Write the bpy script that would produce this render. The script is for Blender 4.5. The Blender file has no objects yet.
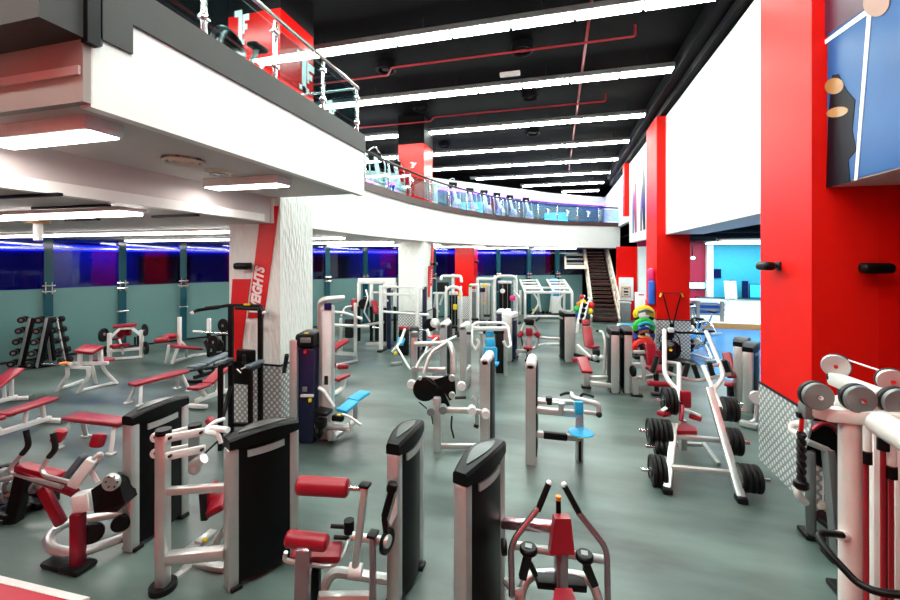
import bpy, bmesh, math, random
from mathutils import Vector, Matrix, Euler
random.seed(7)
PI = math.pi
V = Vector
scene = bpy.context.scene
COL = scene.collection
# ---------------------------------------------------------------- camera frame
F, HY, H = 405.0, 259.0, 3.0
YAW = math.atan((557 - 450) / F)
CA, SA = math.cos(YAW), math.sin(YAW)

def q(px, py, d):
    """World point seen at photo pixel (px, py) at depth d from the viewpoint."""
    r = (px - 450) * d / F
    return V((r * CA - d * SA, r * SA + d * CA, H - (py - HY) * d / F))

def g(px, py, z=0.0):
    return q(px, py, F * (H - z) / (py - HY))

def onY(px, Y, z):
    t = (px - 450) / F
    d = Y / (t * SA + CA)
    return V((d * (t * CA - SA), Y, z))

def onX(px, py, X):
    t = (px - 450) / F
    return q(px, py, X / (t * CA - SA))

# ---------------------------------------------------------------- mesh builder
class M:
    def __init__(s):
        s.v, s.f, s.mk = [], [], []

    def add(s, vs, fs):
        b = len(s.v)
        if vs:
            s.mk.append((b, len(s.f)))
        s.v += [V(x) for x in vs]
        s.f += [tuple(b + i for i in f) for f in fs]
        return s

    def box(s, c, sz, bev=0.0, rot=None, seg=2):
        bm = bmesh.new()
        bmesh.ops.create_cube(bm, size=1)
        for v in bm.verts:
            v.co = V((v.co.x * sz[0], v.co.y * sz[1], v.co.z * sz[2]))
        if bev > 0:
            bmesh.ops.bevel(bm, geom=bm.edges[:], offset=min(bev, min(sz) * .49), segments=seg, affect='EDGES', profile=.5)
        R = rot if rot is not None else Matrix.Identity(3)
        bm.verts.index_update()
        s.add([R @ v.co + V(c) for v in bm.verts], [[v.index for v in f.verts] for f in bm.faces])
        bm.free()
        return s

    def bar(s, p, r, w, h, bev=0.008, up=(0, 0, 1), ext=0):
        p, r = V(p), V(r)
        a = r - p
        L = a.length + ext
        x = a.normalized()
        u = V(up)
        if abs(x.dot(u)) > .98:
            u = V((SA * -1, CA, 0))
        y = u.cross(x).normalized()
        z = x.cross(y)
        R = Matrix((x, y, z)).transposed()
        return s.box((p + r) / 2, (L, w, h), bev, R)

    def ring_sweep(s, rings, cap=True, closed=False):
        n = len(rings[0])
        vs = [p for r in rings for p in r]
        fs = []
        m = len(rings)
        for i in range(m if closed else m - 1):
            a, b = i * n, ((i + 1) % m) * n
            for j in range(n):
                k = (j + 1) % n
                fs.append((a + j, a + k, b + k, b + j))
        if cap and not closed:
            fs.append(tuple(range(n - 1, -1, -1)))
            fs.append(tuple((m - 1) * n + j for j in range(n)))
        return s.add(vs, fs)

    def tube(s, pts, r, fil=0.05, n=8, closed=False):
        pts = [V(p) for p in pts]
        out = []
        m = len(pts)
        for i, p in enumerate(pts):
            if not closed and i in (0, m - 1):
                out.append(p)
                continue
            a, b = pts[(i - 1) % m] - p, pts[(i + 1) % m] - p
            la, lb = a.length, b.length
            k = min(fil, la * .45, lb * .45)
            if k < 1e-4:
                out.append(p)
                continue
            a, b = p + a / la * k, p + b / lb * k
            for t in (0, .25, .5, .75, 1):
                out.append(a * (1 - t) ** 2 + p * 2 * t * (1 - t) + b * t * t)
        rings = []
        prev = None
        mm = len(out)
        for i, p in enumerate(out):
            if closed:
                t = out[(i + 1) % mm] - out[(i - 1) % mm]
            else:
                t = out[min(i + 1, mm - 1)] - out[max(i - 1, 0)]
            t.normalize()
            if prev is None:
                u = t.orthogonal().normalized()
            else:
                u = (prev - t * prev.dot(t)).normalized()
            prev = u
            w = t.cross(u)
            rings.append([p + (u * math.cos(2 * PI * j / n) + w * math.sin(2 * PI * j / n)) * r for j in range(n)])
        return s.ring_sweep(rings, closed=closed)

    def cyl(s, p, r_, r, r2=None, n=16, bev=0.0):
        p, r_ = V(p), V(r_)
        r2 = r if r2 is None else r2
        L = (r_ - p).length
        if bev:
            return s.lathe(p, r_, [(0, r - bev), (bev, r), (L - bev, r2), (L, r2 - bev)], n)
        return s.lathe(p, r_, [(0, r), (L, r2)], n)

    def lathe(s, p, r_, prof, n=16):
        p, r_ = V(p), V(r_)
        t = (r_ - p).normalized()
        u = t.orthogonal().normalized()
        w = t.cross(u)
        rings = [[p + t * a + (u * math.cos(2 * PI * j / n) + w * math.sin(2 * PI * j / n)) * max(b, 1e-4) for j in range(n)] for a, b in prof]
        return s.ring_sweep(rings)

    def prism(s, poly, ext):
        """Extrude a flat polygon of 3-D points by the vector ext."""
        poly = [V(p) for p in poly]
        n = len(poly)
        e = V(ext)
        vs = poly + [p + e for p in poly]
        fs = [tuple(range(n)), tuple(range(2 * n - 1, n - 1, -1))]
        fs += [(i, n + i, n + (i + 1) % n, (i + 1) % n) for i in range(n)]
        return s.add(vs, fs)

    def sphere(s, c, r, n=14, sc=(1, 1, 1)):
        rings = []
        for i in range(1, n // 2):
            a = PI * i / (n // 2)
            rings.append([V(c) + V((math.sin(a) * math.cos(2 * PI * j / n) * r * sc[0], math.sin(a) * math.sin(2 * PI * j / n) * r * sc[1], -math.cos(a) * r * sc[2])) for j in range(n)])
        return s.ring_sweep(rings)

    def pieces(s):
        out = []
        for i, (v0, f0) in enumerate(s.mk):
            v1, f1 = s.mk[i + 1] if i + 1 < len(s.mk) else (len(s.v), len(s.f))
            p = M()
            p.add(s.v[v0:v1], [[k - v0 for k in f] for f in s.f[f0:f1]])
            out.append(p)
        return out

    def build(s, name, m, parent=None, off=(0, 0, 0), smooth=True):
        me = bpy.data.meshes.new(name)
        o_ = V(off)
        me.from_pydata([v - o_ for v in s.v], [], s.f)
        bm = bmesh.new()
        bm.from_mesh(me)
        bmesh.ops.recalc_face_normals(bm, faces=bm.faces)
        bm.to_mesh(me)
        bm.free()
        if smooth:
            me.polygons.foreach_set('use_smooth', [True] * len(me.polygons))
            me.set_sharp_from_angle(angle=math.radians(38))
        me.materials.append(MT[m])
        o = bpy.data.objects.new(name, me)
        COL.objects.link(o)
        if parent is not None:
            o.parent = parent
        return o

# ---------------------------------------------------------------- materials
MT = {}

def lin(h):
    h = h.lstrip('#')
    c = [int(h[i:i + 2], 16) / 255 for i in (0, 2, 4)]
    return tuple(x / 12.92 if x <= .04045 else ((x + .055) / 1.055) ** 2.4 for x in c) + (1,)

def mat(name, col, rough=.5, metal=0.0, var=.12, scale=6.0, bump=0.0, bscale=60.0, spec=.5, coat=0.0, emit=None, es=0.0, alpha=None, trans=0.0):
    m = bpy.data.materials.new(name)
    m.use_nodes = True
    nt = m.node_tree
    b = nt.nodes['Principled BSDF']
    c = lin(col)
    tc = nt.nodes.new('ShaderNodeTexCoord')
    nz = nt.nodes.new('ShaderNodeTexNoise')
    nz.inputs['Scale'].default_value = scale
    nz.inputs['Detail'].default_value = 4
    nt.links.new(tc.outputs['Object'], nz.inputs['Vector'])
    mx = nt.nodes.new('ShaderNodeMix')
    mx.data_type = 'RGBA'
    mx.inputs[6].default_value = tuple(x * (1 - var) for x in c[:3]) + (1,)
    mx.inputs[7].default_value = tuple(min(1, x * (1 + var)) for x in c[:3]) + (1,)
    nt.links.new(nz.outputs['Fac'], mx.inputs[0])
    nt.links.new(mx.outputs[2], b.inputs['Base Color'])
    b.inputs['Roughness'].default_value = rough
    b.inputs['Metallic'].default_value = metal
    b.inputs['Specular IOR Level'].default_value = spec
    b.inputs['Coat Weight'].default_value = coat
    if trans:
        b.inputs['Transmission Weight'].default_value = trans
    if emit:
        b.inputs['Emission Color'].default_value = lin(emit)
        b.inputs['Emission Strength'].default_value = es
    if bump:
        n2 = nt.nodes.new('ShaderNodeTexNoise')
        n2.inputs['Scale'].default_value = bscale
        nt.links.new(tc.outputs['Object'], n2.inputs['Vector'])
        bp = nt.nodes.new('ShaderNodeBump')
        bp.inputs['Strength'].default_value = bump
        bp.inputs['Distance'].default_value = .01
        nt.links.new(n2.outputs['Fac'], bp.inputs['Height'])
        nt.links.new(bp.outputs['Normal'], b.inputs['Normal'])
    MT[name] = m
    return m

mat('silver', '#d2d6d4', .33, .7)
mat('steel', '#b0b4b4', .25, .9)
mat('chrome', '#dfe2e2', .12, 1.0)
mat('white_metal', '#e9ecea', .35, .1)
mat('white_post', '#e6e2dc', .35, .05)
mat('grey_metal', '#7e8484', .4, .4)
mat('dark_metal', '#1c1f21', .4, .5)
mat('black', '#050607', .42, 0, spec=.22)
mat('black_gloss', '#050506', .18, 0, spec=.35)
mat('black_rubber', '#0a0b0c', .5, 0, spec=.3, bump=.2)
mat('navy', '#10163a', .3, 0)
mat('red_vinyl', '#930f24', .36, 0, bump=.05)
mat('maroon_reflect', '#8c1c30', .3, .45)  # red reflection on the silver frames painted into the metal colour
mat('red_reflect_silver', '#b49aa0', .25, .85)  # silver with a pinkish reflection of the red wall put into its colour
mat('blue_vinyl', '#28a9dc', .4, 0)
mat('grey_vinyl', '#5a6870', .45, 0)
mat('yellow', '#f2d21c', .45)
mat('green', '#27b53c', .45)
mat('orange', '#f28a1c', .45)
mat('blue', '#1c62d0', .45)
mat('red_plastic', '#d8141a', .45)
mat('pink', '#e0307a', .5)
mat('red_wall', '#e3150c', .5, 0, var=.05, bump=.3, bscale=90, spec=.15)
mat('red_gloss', '#e0120c', .25, 0, var=.03, spec=.3)
mat('inset_grey', '#4b5150', .3, .3)
mat('studio_floor', '#1b7fc6', .22, 0, var=.25, scale=.6)
mat('white_wall', '#f2f5f0', .5, 0, var=.02)
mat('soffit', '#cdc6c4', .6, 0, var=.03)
mat('taupe', '#988c86', .6, 0, var=.08)
mat('concrete', '#333331', .6, 0, var=.25, scale=3)
mat('black_paint', '#030204', .8, 0, spec=.05)
mat('duct', '#060508', .7, 0, spec=.12)
mat('red_pipe', '#9a1424', .5)
mat('brown', '#3a1c16', .5)
mat('cream', '#e6dccb', .5)
mat('wood', '#c9904e', .5, var=.25)
mat('cyan_wall', '#39b6d6', .5)
mat('magenta_wall', '#a8123c', .5)
mat('screen', '#0a1c50', .15)
mat('poster_blue', '#1c5690', .3, 0, spec=.15, var=.35, scale=1.5)
mat('poster_purple', '#4a2038', .3, 0, var=.25)
mat('skin', '#94634c', .4)
mat('tan', '#a87a44', .35)
mat('dark_print', '#060912', .4, spec=.08)
mat('teal_glass', '#154a56', .1, 0, var=.05)
mat('night', '#1c2c90', .6, 0, var=.7, scale=1.1)
mat('night_brick', '#3a1418', .7, 0, var=.5)
mat('mat_red', '#c01634', .5, 0, var=.1)
mat('paper', '#f4f4f0', .5)
mat('light_white', '#ffffff', .5, emit='#f4fff6', es=50)
mat('light_soft', '#ffffff', .5, emit='#fff8f2', es=24)
mat('light_blue', '#2040ff', .5, emit='#2a44ff', es=4)
mat('light_purple', '#7a3cff', .5, emit='#8a3cff', es=24)
mat('light_cyan', '#60e0ff', .5, emit='#6fe4ff', es=8)
mat('screen_on', '#2aa0ff', .3, emit='#2a9cff', es=1.6)

def nodes(name):
    m = MT[name]
    return m.node_tree, m.node_tree.nodes['Principled BSDF']

def mix_color(nt, fac, c0, c1):
    mx = nt.nodes.new('ShaderNodeMix')
    mx.data_type = 'RGBA'
    mx.inputs[6].default_value, mx.inputs[7].default_value = lin(c0), lin(c1)
    nt.links.new(fac, mx.inputs[0])
    return mx.outputs[2]

def math_n(nt, op, a, b=None):
    n = nt.nodes.new('ShaderNodeMath')
    n.operation = op
    for i, x in enumerate((a, b)):
        if x is None:
            continue
        if isinstance(x, (int, float)):
            n.inputs[i].default_value = x
        else:
            nt.links.new(x, n.inputs[i])
    return n.outputs[0]

# rubber floor: mottled scuffs that vary colour and gloss, speckle, faint tile seams
mat('floor', '#6f8480', .36, 0, var=.05)
nt, b = nodes('floor')
tc = nt.nodes.new('ShaderNodeTexCoord')
mp = nt.nodes.new('ShaderNodeMapping')
mp.inputs['Scale'].default_value = (.35, 1.1, 1)
nt.links.new(tc.outputs['Object'], mp.inputs[0])
n1 = nt.nodes.new('ShaderNodeTexNoise')
n1.inputs['Scale'].default_value = 1.1
n1.inputs['Detail'].default_value = 6
nt.links.new(mp.outputs[0], n1.inputs['Vector'])
rp = nt.nodes.new('ShaderNodeValToRGB')
rp.color_ramp.elements[0].position, rp.color_ramp.elements[1].position = .34, .68
rp.color_ramp.elements[0].color, rp.color_ramp.elements[1].color = lin('#2a3734'), lin('#6a7d78')
nt.links.new(n1.outputs['Fac'], rp.inputs[0])
n2 = nt.nodes.new('ShaderNodeTexNoise')
n2.inputs['Scale'].default_value = 55
nt.links.new(tc.outputs['Object'], n2.inputs['Vector'])
sp = nt.nodes.new('ShaderNodeMix')
sp.data_type = 'RGBA'
sp.blend_type = 'MULTIPLY'
sp.inputs[0].default_value = .35
nt.links.new(rp.outputs[0], sp.inputs[6])
nt.links.new(n2.outputs['Color'], sp.inputs[7])
nt.links.new(rp.outputs[0], b.inputs['Base Color'])
rr = nt.nodes.new('ShaderNodeMapRange')
rr.inputs[3].default_value, rr.inputs[4].default_value = .26, .42
nt.links.new(n1.outputs['Fac'], rr.inputs[0])
nt.links.new(rr.outputs[0], b.inputs['Roughness'])
bp = nt.nodes.new('ShaderNodeBump')
bp.inputs['Strength'].default_value = .12
bp.inputs['Distance'].default_value = .004

# studded metal plate on pillar feet
mat('stud_plate', '#b9c2c0', .35, .35)
nt, b = nodes('stud_plate')
tc = nt.nodes.new('ShaderNodeTexCoord')
sx = nt.nodes.new('ShaderNodeSeparateXYZ')
nt.links.new(tc.outputs['Object'], sx.inputs[0])
hh = math_n(nt, 'ADD', sx.outputs[0], sx.outputs[1])
u = math_n(nt, 'MULTIPLY', hh, 9.0)
w = math_n(nt, 'MULTIPLY', sx.outputs[2], 9.0)
s1 = math_n(nt, 'SINE', math_n(nt, 'MULTIPLY', math_n(nt, 'ADD', u, w), PI))
s2 = math_n(nt, 'SINE', math_n(nt, 'MULTIPLY', math_n(nt, 'SUBTRACT', u, w), PI))
pr = math_n(nt, 'MULTIPLY', s1, s2)
ab = math_n(nt, 'ABSOLUTE', pr)
st = nt.nodes.new('ShaderNodeValToRGB')
st.color_ramp.elements[0].position, st.color_ramp.elements[1].position = .35, .6
nt.links.new(ab, st.inputs[0])
nt.links.new(mix_color(nt, st.outputs[0], '#a9b3b1', '#ffffff'), b.inputs['Base Color'])
bp = nt.nodes.new('ShaderNodeBump')
bp.inputs['Strength'].default_value = .5
bp.inputs['Distance'].default_value = .01
nt.links.new(st.outputs[0], bp.inputs['Height'])
nt.links.new(bp.outputs['Normal'], b.inputs['Normal'])

# white wall board embossed with short slanting waves
def embossed(name, col, sc, strength, dist):
    mat(name, col, .4, 0, var=.03)
    nt, b = nodes(name)
    tc = nt.nodes.new('ShaderNodeTexCoord')
    mp = nt.nodes.new('ShaderNodeMapping')
    mp.inputs['Rotation'].default_value = (.25, .25, .1)
    mp.inputs['Scale'].default_value = (sc, sc, sc * .3)
    nt.links.new(tc.outputs['Object'], mp.inputs[0])
    n = nt.nodes.new('ShaderNodeTexVoronoi')
    n.feature = 'SMOOTH_F1'
    n.inputs['Scale'].default_value = 1
    nt.links.new(mp.outputs[0], n.inputs['Vector'])
    bp = nt.nodes.new('ShaderNodeBump')
    bp.inputs['Strength'].default_value = strength
    bp.inputs['Distance'].default_value = dist
    nt.links.new(n.outputs['Distance'], bp.inputs['Height'])
    nt.links.new(bp.outputs['Normal'], b.inputs['Normal'])
embossed('embossed_white', '#eef5ef', 20, 1.0, .03)
embossed('embossed_panel', '#eef3ee', 7, .5, .04)

# glass: frosted lower panes, clear panes
def glassy(name, tint, rough, mixf, gloss):
    m = bpy.data.materials.new(name)
    m.use_nodes = True
    nt = m.node_tree
    nt.nodes.clear()
    out = nt.nodes.new('ShaderNodeOutputMaterial')
    tr = nt.nodes.new('ShaderNodeBsdfTransparent')
    tr.inputs[0].default_value = lin(tint)
    gl = nt.nodes.new('ShaderNodeBsdfGlossy')
    gl.inputs['Roughness'].default_value = rough
    gl.inputs['Color'].default_value = (gloss, gloss, gloss, 1)
    fr = nt.nodes.new('ShaderNodeFresnel')
    fr.inputs[0].default_value = 1.5
    ad = math_n(nt, 'ADD', math_n(nt, 'MULTIPLY', fr.outputs[0], .3), mixf)
    mx = nt.nodes.new('ShaderNodeMixShader')
    nt.links.new(ad, mx.inputs[0])
    nt.links.new(tr.outputs[0], mx.inputs[1])
    nt.links.new(gl.outputs[0], mx.inputs[2])
    nt.links.new(mx.outputs[0], out.inputs[0])
    MT[name] = m
glassy('clear_glass', '#d6ecee', .02, .03, .9)
glassy('night_glass', '#9fb0e0', .04, .05, .8)
mat('frosted', '#5d8786', .3, 0, var=.3, scale=.35)

# ---------------------------------------------------------------- object helpers
def empty(name, loc, rz=0.0):
    o = bpy.data.objects.new(name, None)
    o.empty_display_size = .2
    COL.objects.link(o)
    o.location = loc
    o.rotation_euler = (0, 0, rz)
    return o

def tag(o, label, cat, group=None, kind=None):
    o['label'] = label
    o['category'] = cat
    if group:
        o['group'] = group
    if kind:
        o['kind'] = kind
    return o

SPLIT = set('foot clamp grip leg pedal upright crossbar cross_beam roller_pad wheel seat_pad back_pad foot_pad rung link_arm hanger guide_rod brace spring_box peg bolt_cap riser tab grip_tip swing_arm swing_frame press_arm beam rail arm_frame shelf dip_arm pulley_bracket pulley_mount tower_post knob rocker tower_decal badge arm_pad post weight_peg cable_sleeve bolt handle_bar'.split())

class T:
    """A thing: an Empty at its base; parts are given in world coordinates unless local."""
    def __init__(s, name, label, cat, loc, group=None, rz=0.0, local=False):
        s.o = tag(empty(name, loc, rz), label, cat, group)
        s.off = V((0, 0, 0)) if local else V(loc)

    def p(s, name, m, mb, parent=None, label=None):
        for mb_ in (mb.pieces() if name in SPLIT else [mb]):
            o = mb_.build(name, m, parent or s.o, s.off)
            if label:
                o['label'] = label
        return o

def one(name, m, mb, label, cat, group=None, loc=None):
    loc = V(loc) if loc is not None else V((sum(v.x for v in mb.v) / len(mb.v), sum(v.y for v in mb.v) / len(mb.v), min(v.z for v in mb.v)))
    o = mb.build(name, m, None, loc)
    o.location = loc
    return tag(o, label, cat, group)

def struct(name, m, mb, parent=None):
    o = mb.build(name, m, parent, smooth=False)
    if parent is None:
        o['kind'] = 'structure'
    return o

def sempty(name):
    o = empty(name, (0, 0, 0))
    o['kind'] = 'structure'
    return o

KIDS = {}
def dup(root, loc, rz=0.0, label=None, group=None, sc=None):
    r = root.copy()
    COL.objects.link(r)
    r.location = loc
    r.rotation_euler = (0, 0, rz)
    if sc:
        r.scale = (sc, sc, sc)
    if label:
        r['label'] = label
    if group:
        r['group'] = group
    if root.name not in KIDS:
        KIDS[root.name] = [(c, list(c.children)) for c in root.children]
    for c, gs in KIDS[root.name]:
        c2 = c.copy()
        COL.objects.link(c2)
        c2.parent = r
        for gch in gs:
            g2 = gch.copy()
            COL.objects.link(g2)
            g2.parent = c2
    return r

def text(body, size, m, mtx, parent=None, name='lettering', shear=0.0, ext=.004, bold=0.0, sx=1.0):
    cu = bpy.data.curves.new(name, 'FONT')
    cu.body = body
    cu.size = size
    cu.extrude = ext
    cu.shear = shear
    cu.offset = bold
    cu.align_x = 'LEFT'
    cu.materials.append(MT[m])
    c_ = bpy.data.objects.new(name, cu)
    COL.objects.link(c_)
    bpy.context.view_layer.update()
    me = bpy.data.meshes.new_from_object(c_.evaluated_get(bpy.context.evaluated_depsgraph_get()))
    bpy.data.objects.remove(c_)
    for v in me.vertices:
        v.co.x *= sx
    o = bpy.data.objects.new(name, me)
    COL.objects.link(o)
    if parent is not None:
        o.parent = parent
    o.matrix_local = mtx
    return o

def frame(o, x, y):
    x, y = V(x).normalized(), V(y).normalized()
    z = x.cross(y)
    m = Matrix((x, y, z)).transposed().to_4x4()
    m.translation = V(o)
    return m

LOGO = [[(.3, .0), (.56, 0), (.56, 1), (.0, 1), (.0, .82), (.3, .82)], [(.14, 0), (.72, 0), (.72, .14), (.14, .14)],
        [(.62, .3), (.74, .3), (.74, .86), (.62, .86)], [(.74, .68), (1.08, .68), (1.08, .86), (.74, .86)], [(.74, .42), (.94, .42), (.94, .58), (.74, .58)]]
def logo(o, x, y, w, h, th=.006):
    """Slab-serif 1F mark on a plane with origin o and unit axes x, y."""
    o, x, y = V(o), V(x).normalized(), V(y).normalized()
    n = x.cross(y) * th
    mb = M()
    for poly in LOGO:
        mb.prism([o + x * (a * w) + y * (b * h) for a, b in poly], n)
    return mb

# ================================================================ THE SETTING
def onYp(px, py, Y):
    t = (px - 450) / F
    return q(px, py, Y / (t * SA + CA))

struct('floor', 'floor', M().box((-5, 14, -.06), (40, 44, .12)))
struct('floor_studio', 'studio_floor', M().prism([(3.9, 11.5, .0), (16, 9.5, .0), (16, 19.8, .0), (3.9, 19.8, .0)], (0, 0, .006)))
struct('ceiling', 'black_paint', M().box((-5, 14, 8.15), (40, 44, .3)))
struct('wall_rear', 'red_wall', M().box((-5, -3.6, 4), (40, .2, 8.4)))
struct('wall_left', 'black_paint', M().box((-24.9, 14, 4), (.2, 44, 8.4)))
struct('wall_far', 'black_paint', M().box((-5, 35.9, 4), (40, .2, 8.4)))
struct('wall_east', 'white_wall', M().box((15, 14, 4), (.2, 44, 8.4)))

# right side: red pillars, hanging white fascia, red alcove wall, poster wall
def pillar(name, x0, x1, y0, y1, z1, m='red_wall'):
    e = sempty(name)
    struct('shaft', m, M().box(((x0 + x1) / 2, (y0 + y1) / 2, z1 / 2), (x1 - x0, y1 - y0, z1)), e)
    struct('stud_plate', 'stud_plate', M().box(((x0 + x1) / 2, (y0 + y1) / 2, .567), (x1 - x0 + .03, y1 - y0 + .03, 1.134)), e)
    struct('cap_strip', 'dark_metal', M().box(((x0 + x1) / 2, (y0 + y1) / 2, 1.15), (x1 - x0 + .04, y1 - y0 + .04, .03)), e)
    return e
pillar('pillar_red_near', 2.95, 3.6, 5.8, 7.06, 7.95)
struct('wall_alcove', 'red_gloss', M().box((6.3, 5.88, 4), (5.4, .16, 8)))
pillar('pillar_red_far', 2.95, 3.86, 13.6, 15.1, 7.36)
struct('pilaster', 'red_wall', M().box((3.2, 20.3, 6.2), (.4, .5, 2.4)))
struct('wall_fascia_right', 'embossed_panel', M().box((3.33, 10.33, 5.56), (.26, 6.54, 3.56)))
struct('trim_fascia', 'white_wall', M().box((3.7, 10.33, 3.77), (1.0, 6.54, .05)))
struct('wall_fascia_far', 'white_wall', M().box((3.3, 17.55, 5.55), (.2, 4.9, 3.6)))
struct('wall_gallery', 'white_wall', M().box((3.4, 26.5, 6.1), (.2, 12, 2.6)))
struct('bulkhead_right', 'duct', M().box((3.35, 14, 7.7), (.6, 24, .6)))
e = sempty('wall_poster_side')
struct('box_face', 'soffit', M().box((3.6, 2.2, 5.92), (1.0, 7.1, 4.15)), e)
# photographic posters on the far fascia
pc = [('poster_blue', 0.2), ('dark_print', .9), ('poster_purple', 1.5), ('paper', 2.0), ('magenta_wall', 2.6), ('poster_blue', 3.2)]
t = T('wall_poster', 'tall photo poster on white fascia beyond the second red pillar', 'poster', (3.19, 15.3, 4.0))
t.p('sheet', 'paper', M().box((3.19, 17.4, 5.55), (.02, 4.2, 3.2)))
for i, (m_, y) in enumerate(pc):
    mb = M().prism([(3.185, 15.5 + y, 4.1), (3.185, 15.9 + y, 4.1), (3.185, 16.0 + y + .2 * math.sin(i * 2), 5.4), (3.185, 15.85 + y, 6.6 + .3 * math.sin(i)), (3.185, 15.55 + y, 5.9)], (-.01, 0, 0))
    t.p('print', m_, mb)
# big blue poster on the right wall above the alcove
PX = 3.085
t = T('sports_poster', 'large glossy blue poster on the wall above the red alcove, top right corner', 'poster', (PX, 4.0, 3.9))
def pw(*pts, dx=0.0):
    return [onX(x, y, PX - dx) for x, y in pts]
sheet = [(PX, 5.76, 3.86), (PX, 1.2, 3.86), (PX, 1.2, 7.6), (PX, 5.76, 7.6)]
t.p('sheet', 'poster_blue', M().prism(sheet, (.012, 0, 0)))
t.p('print', 'poster_purple', M().prism(pw((824.5, 0), (866, 0), (866, 8), (825, 36), dx=.004), (.006, 0, 0)))
t.p('print', 'paper', M().prism(pw((825, 40), (868, 8), (868, 14), (825, 44), dx=.006), (.006, 0, 0)))
t.p('print', 'paper', M().prism(pw((867, 14), (871, 14), (857, 180), (854, 181), dx=.006), (.006, 0, 0)))
t.p('print', 'dark_print', M().prism(pw((826, 188), (828, 120), (832, 75), (838, 74), (846, 90), (855, 100), (852, 130), (856, 150), (848, 160), (850, 182), dx=.005), (.006, 0, 0)))
def ell(cx, cy, rx, ry, tilt=0, dx=.008, n=18):
    pts = []
    for i in range(n):
        a = 2 * PI * i / n
        x, y = rx * math.cos(a), ry * math.sin(a)
        pts.append((cx + x * math.cos(tilt) - y * math.sin(tilt), cy + x * math.sin(tilt) + y * math.cos(tilt)))
    return M().prism(pw(*pts, dx=dx), (.006, 0, 0))
t.p('print', 'tan', ell(834, 86, 9.5, 8, -.3))
t.p('print', 'tan', ell(837, 112, 11, 5, -.2))
t.p('print', 'skin', ell(876, 3, 13, 14, .5))

# upper right fascia: lower ceiling of the studio behind the opening
struct('ceiling_studio', 'black_paint', M().box((9.4, 17, 4.25), (11.6, 20, .1)))
for i in range(4):
    struct('duct', 'duct', M().cyl((4.4, 10 + i * 3.2, 3.95), (13, 10 + i * 3.2, 3.95), .2, n=12))
for i, (x, y, z) in enumerate([(7.2, 16.5, 3.62), (7.4, 18.5, 3.62), (9.2, 15.2, 3.72)]):
    tt = T('tube_light', ['white tube light nearest on studio ceiling beyond opening', 'white tube light behind another on studio ceiling', 'white tube light beside the red pillar edge in studio opening'][i], 'light', (x, y, z))
    tt.p('housing', 'white_metal', M().box((x, y, z + .05), (3.2, .3, .08), .01))
    tt.p('hanger', 'dark_metal', M().cyl((x - 1.2, y, z + .08), (x - 1.2, y, 4.21), .015, n=6).cyl((x + 1.2, y, z + .08), (x + 1.2, y, 4.21), .015, n=6))
    tt.p('diffuser', 'light_soft', M().box((x, y, z), (3.1, .24, .03), .005))
struct('wall_studio', 'cyan_wall', M().box((10.8, 24.1, 2.1), (6.5, .2, 4.2)))
struct('wall_studio_side', 'magenta_wall', M().box((5.9, 24.1, 2.1), (3.3, .2, 4.2)))
struct('trim_studio', 'white_wall', M().box((7.68, 23.9, 2.1), (.3, .3, 4.2)))
e = sempty('stage')
struct('deck', 'white_wall', M().box((9.4, 21.95, .1), (10.5, 4.1, .2)), e)
struct('deck_edge', 'wood', M().box((9.4, 19.86, .12), (10.5, .08, .24)), e)
def Wd(px, py, Y):
    return onYp(px, py, Y)
c0 = Wd(711, 298, 23.3)
tt = T('reception_counter', 'long white counter at the back of the cyan studio', 'counter', (9.6, 23.3, .2))
tt.p('body', 'white_metal', M().box((9.6, 23.4, .6), (5.2, .5, .8), .02))
tt.p('worktop', 'teal_glass', M().box((9.6, 23.36, 1.03), (5.3, .62, .06), .01))
def tvset(name, label, px0, py0, px1, py1, Y, m='screen'):
    a, b = onYp(px0, py1, Y), onYp(px1, py0, Y)
    if Y < 23.8:
        a.z = 1.06
    tt = T(name, label, 'screen', ((a.x + b.x) / 2, Y, a.z))
    tt.p('bezel', 'black', M().box(((a.x + b.x) / 2, Y, (a.z + b.z) / 2), (b.x - a.x, .08, b.z - a.z), .01))
    tt.p('display', m, M().box(((a.x + b.x) / 2, Y - .045, (a.z + b.z) / 2), (b.x - a.x - .06, .01, b.z - a.z - .06)))
tvset('tv_screen', 'dark wall screen on cyan studio wall near magenta wall', 711, 269, 721, 278, 23.95)
tvset('television', 'blue lit screen on counter beside red pillar edge', 749, 284, 762, 294, 23.4, 'screen_on')
tvset('speaker_cabinet', 'dark upright speaker box left of blue lit screen', 742, 281, 748, 293, 23.5)
tvset('monitor', 'small blue monitor in middle of studio counter', 730, 280, 735, 286, 23.5, 'screen_on')
tt = T('wall_lamp', 'bright lamp glowing on magenta studio wall', 'lamp', onYp(697, 289, 23.9))
a = onYp(697, 285.5, 23.85)
tt.p('lens', 'light_cyan', M().box(a, (.75, .1, .3), .08))
tt.p('housing', 'black', M().box(a + V((0, .07, 0)), (.85, .06, .36), .02))
a = onYp(693, 258, 22)
tt = T('spot_lamp', 'small cyan spot lamp high above magenta studio wall', 'lamp', a)
tt.p('lens', 'light_cyan', M().sphere(a, .1, sc=(1, .6, .8)))
tt.p('bracket', 'black', M().bar(a + V((0, .1, 0)), a + V((0, .1, .7)), .04, .04))
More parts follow.
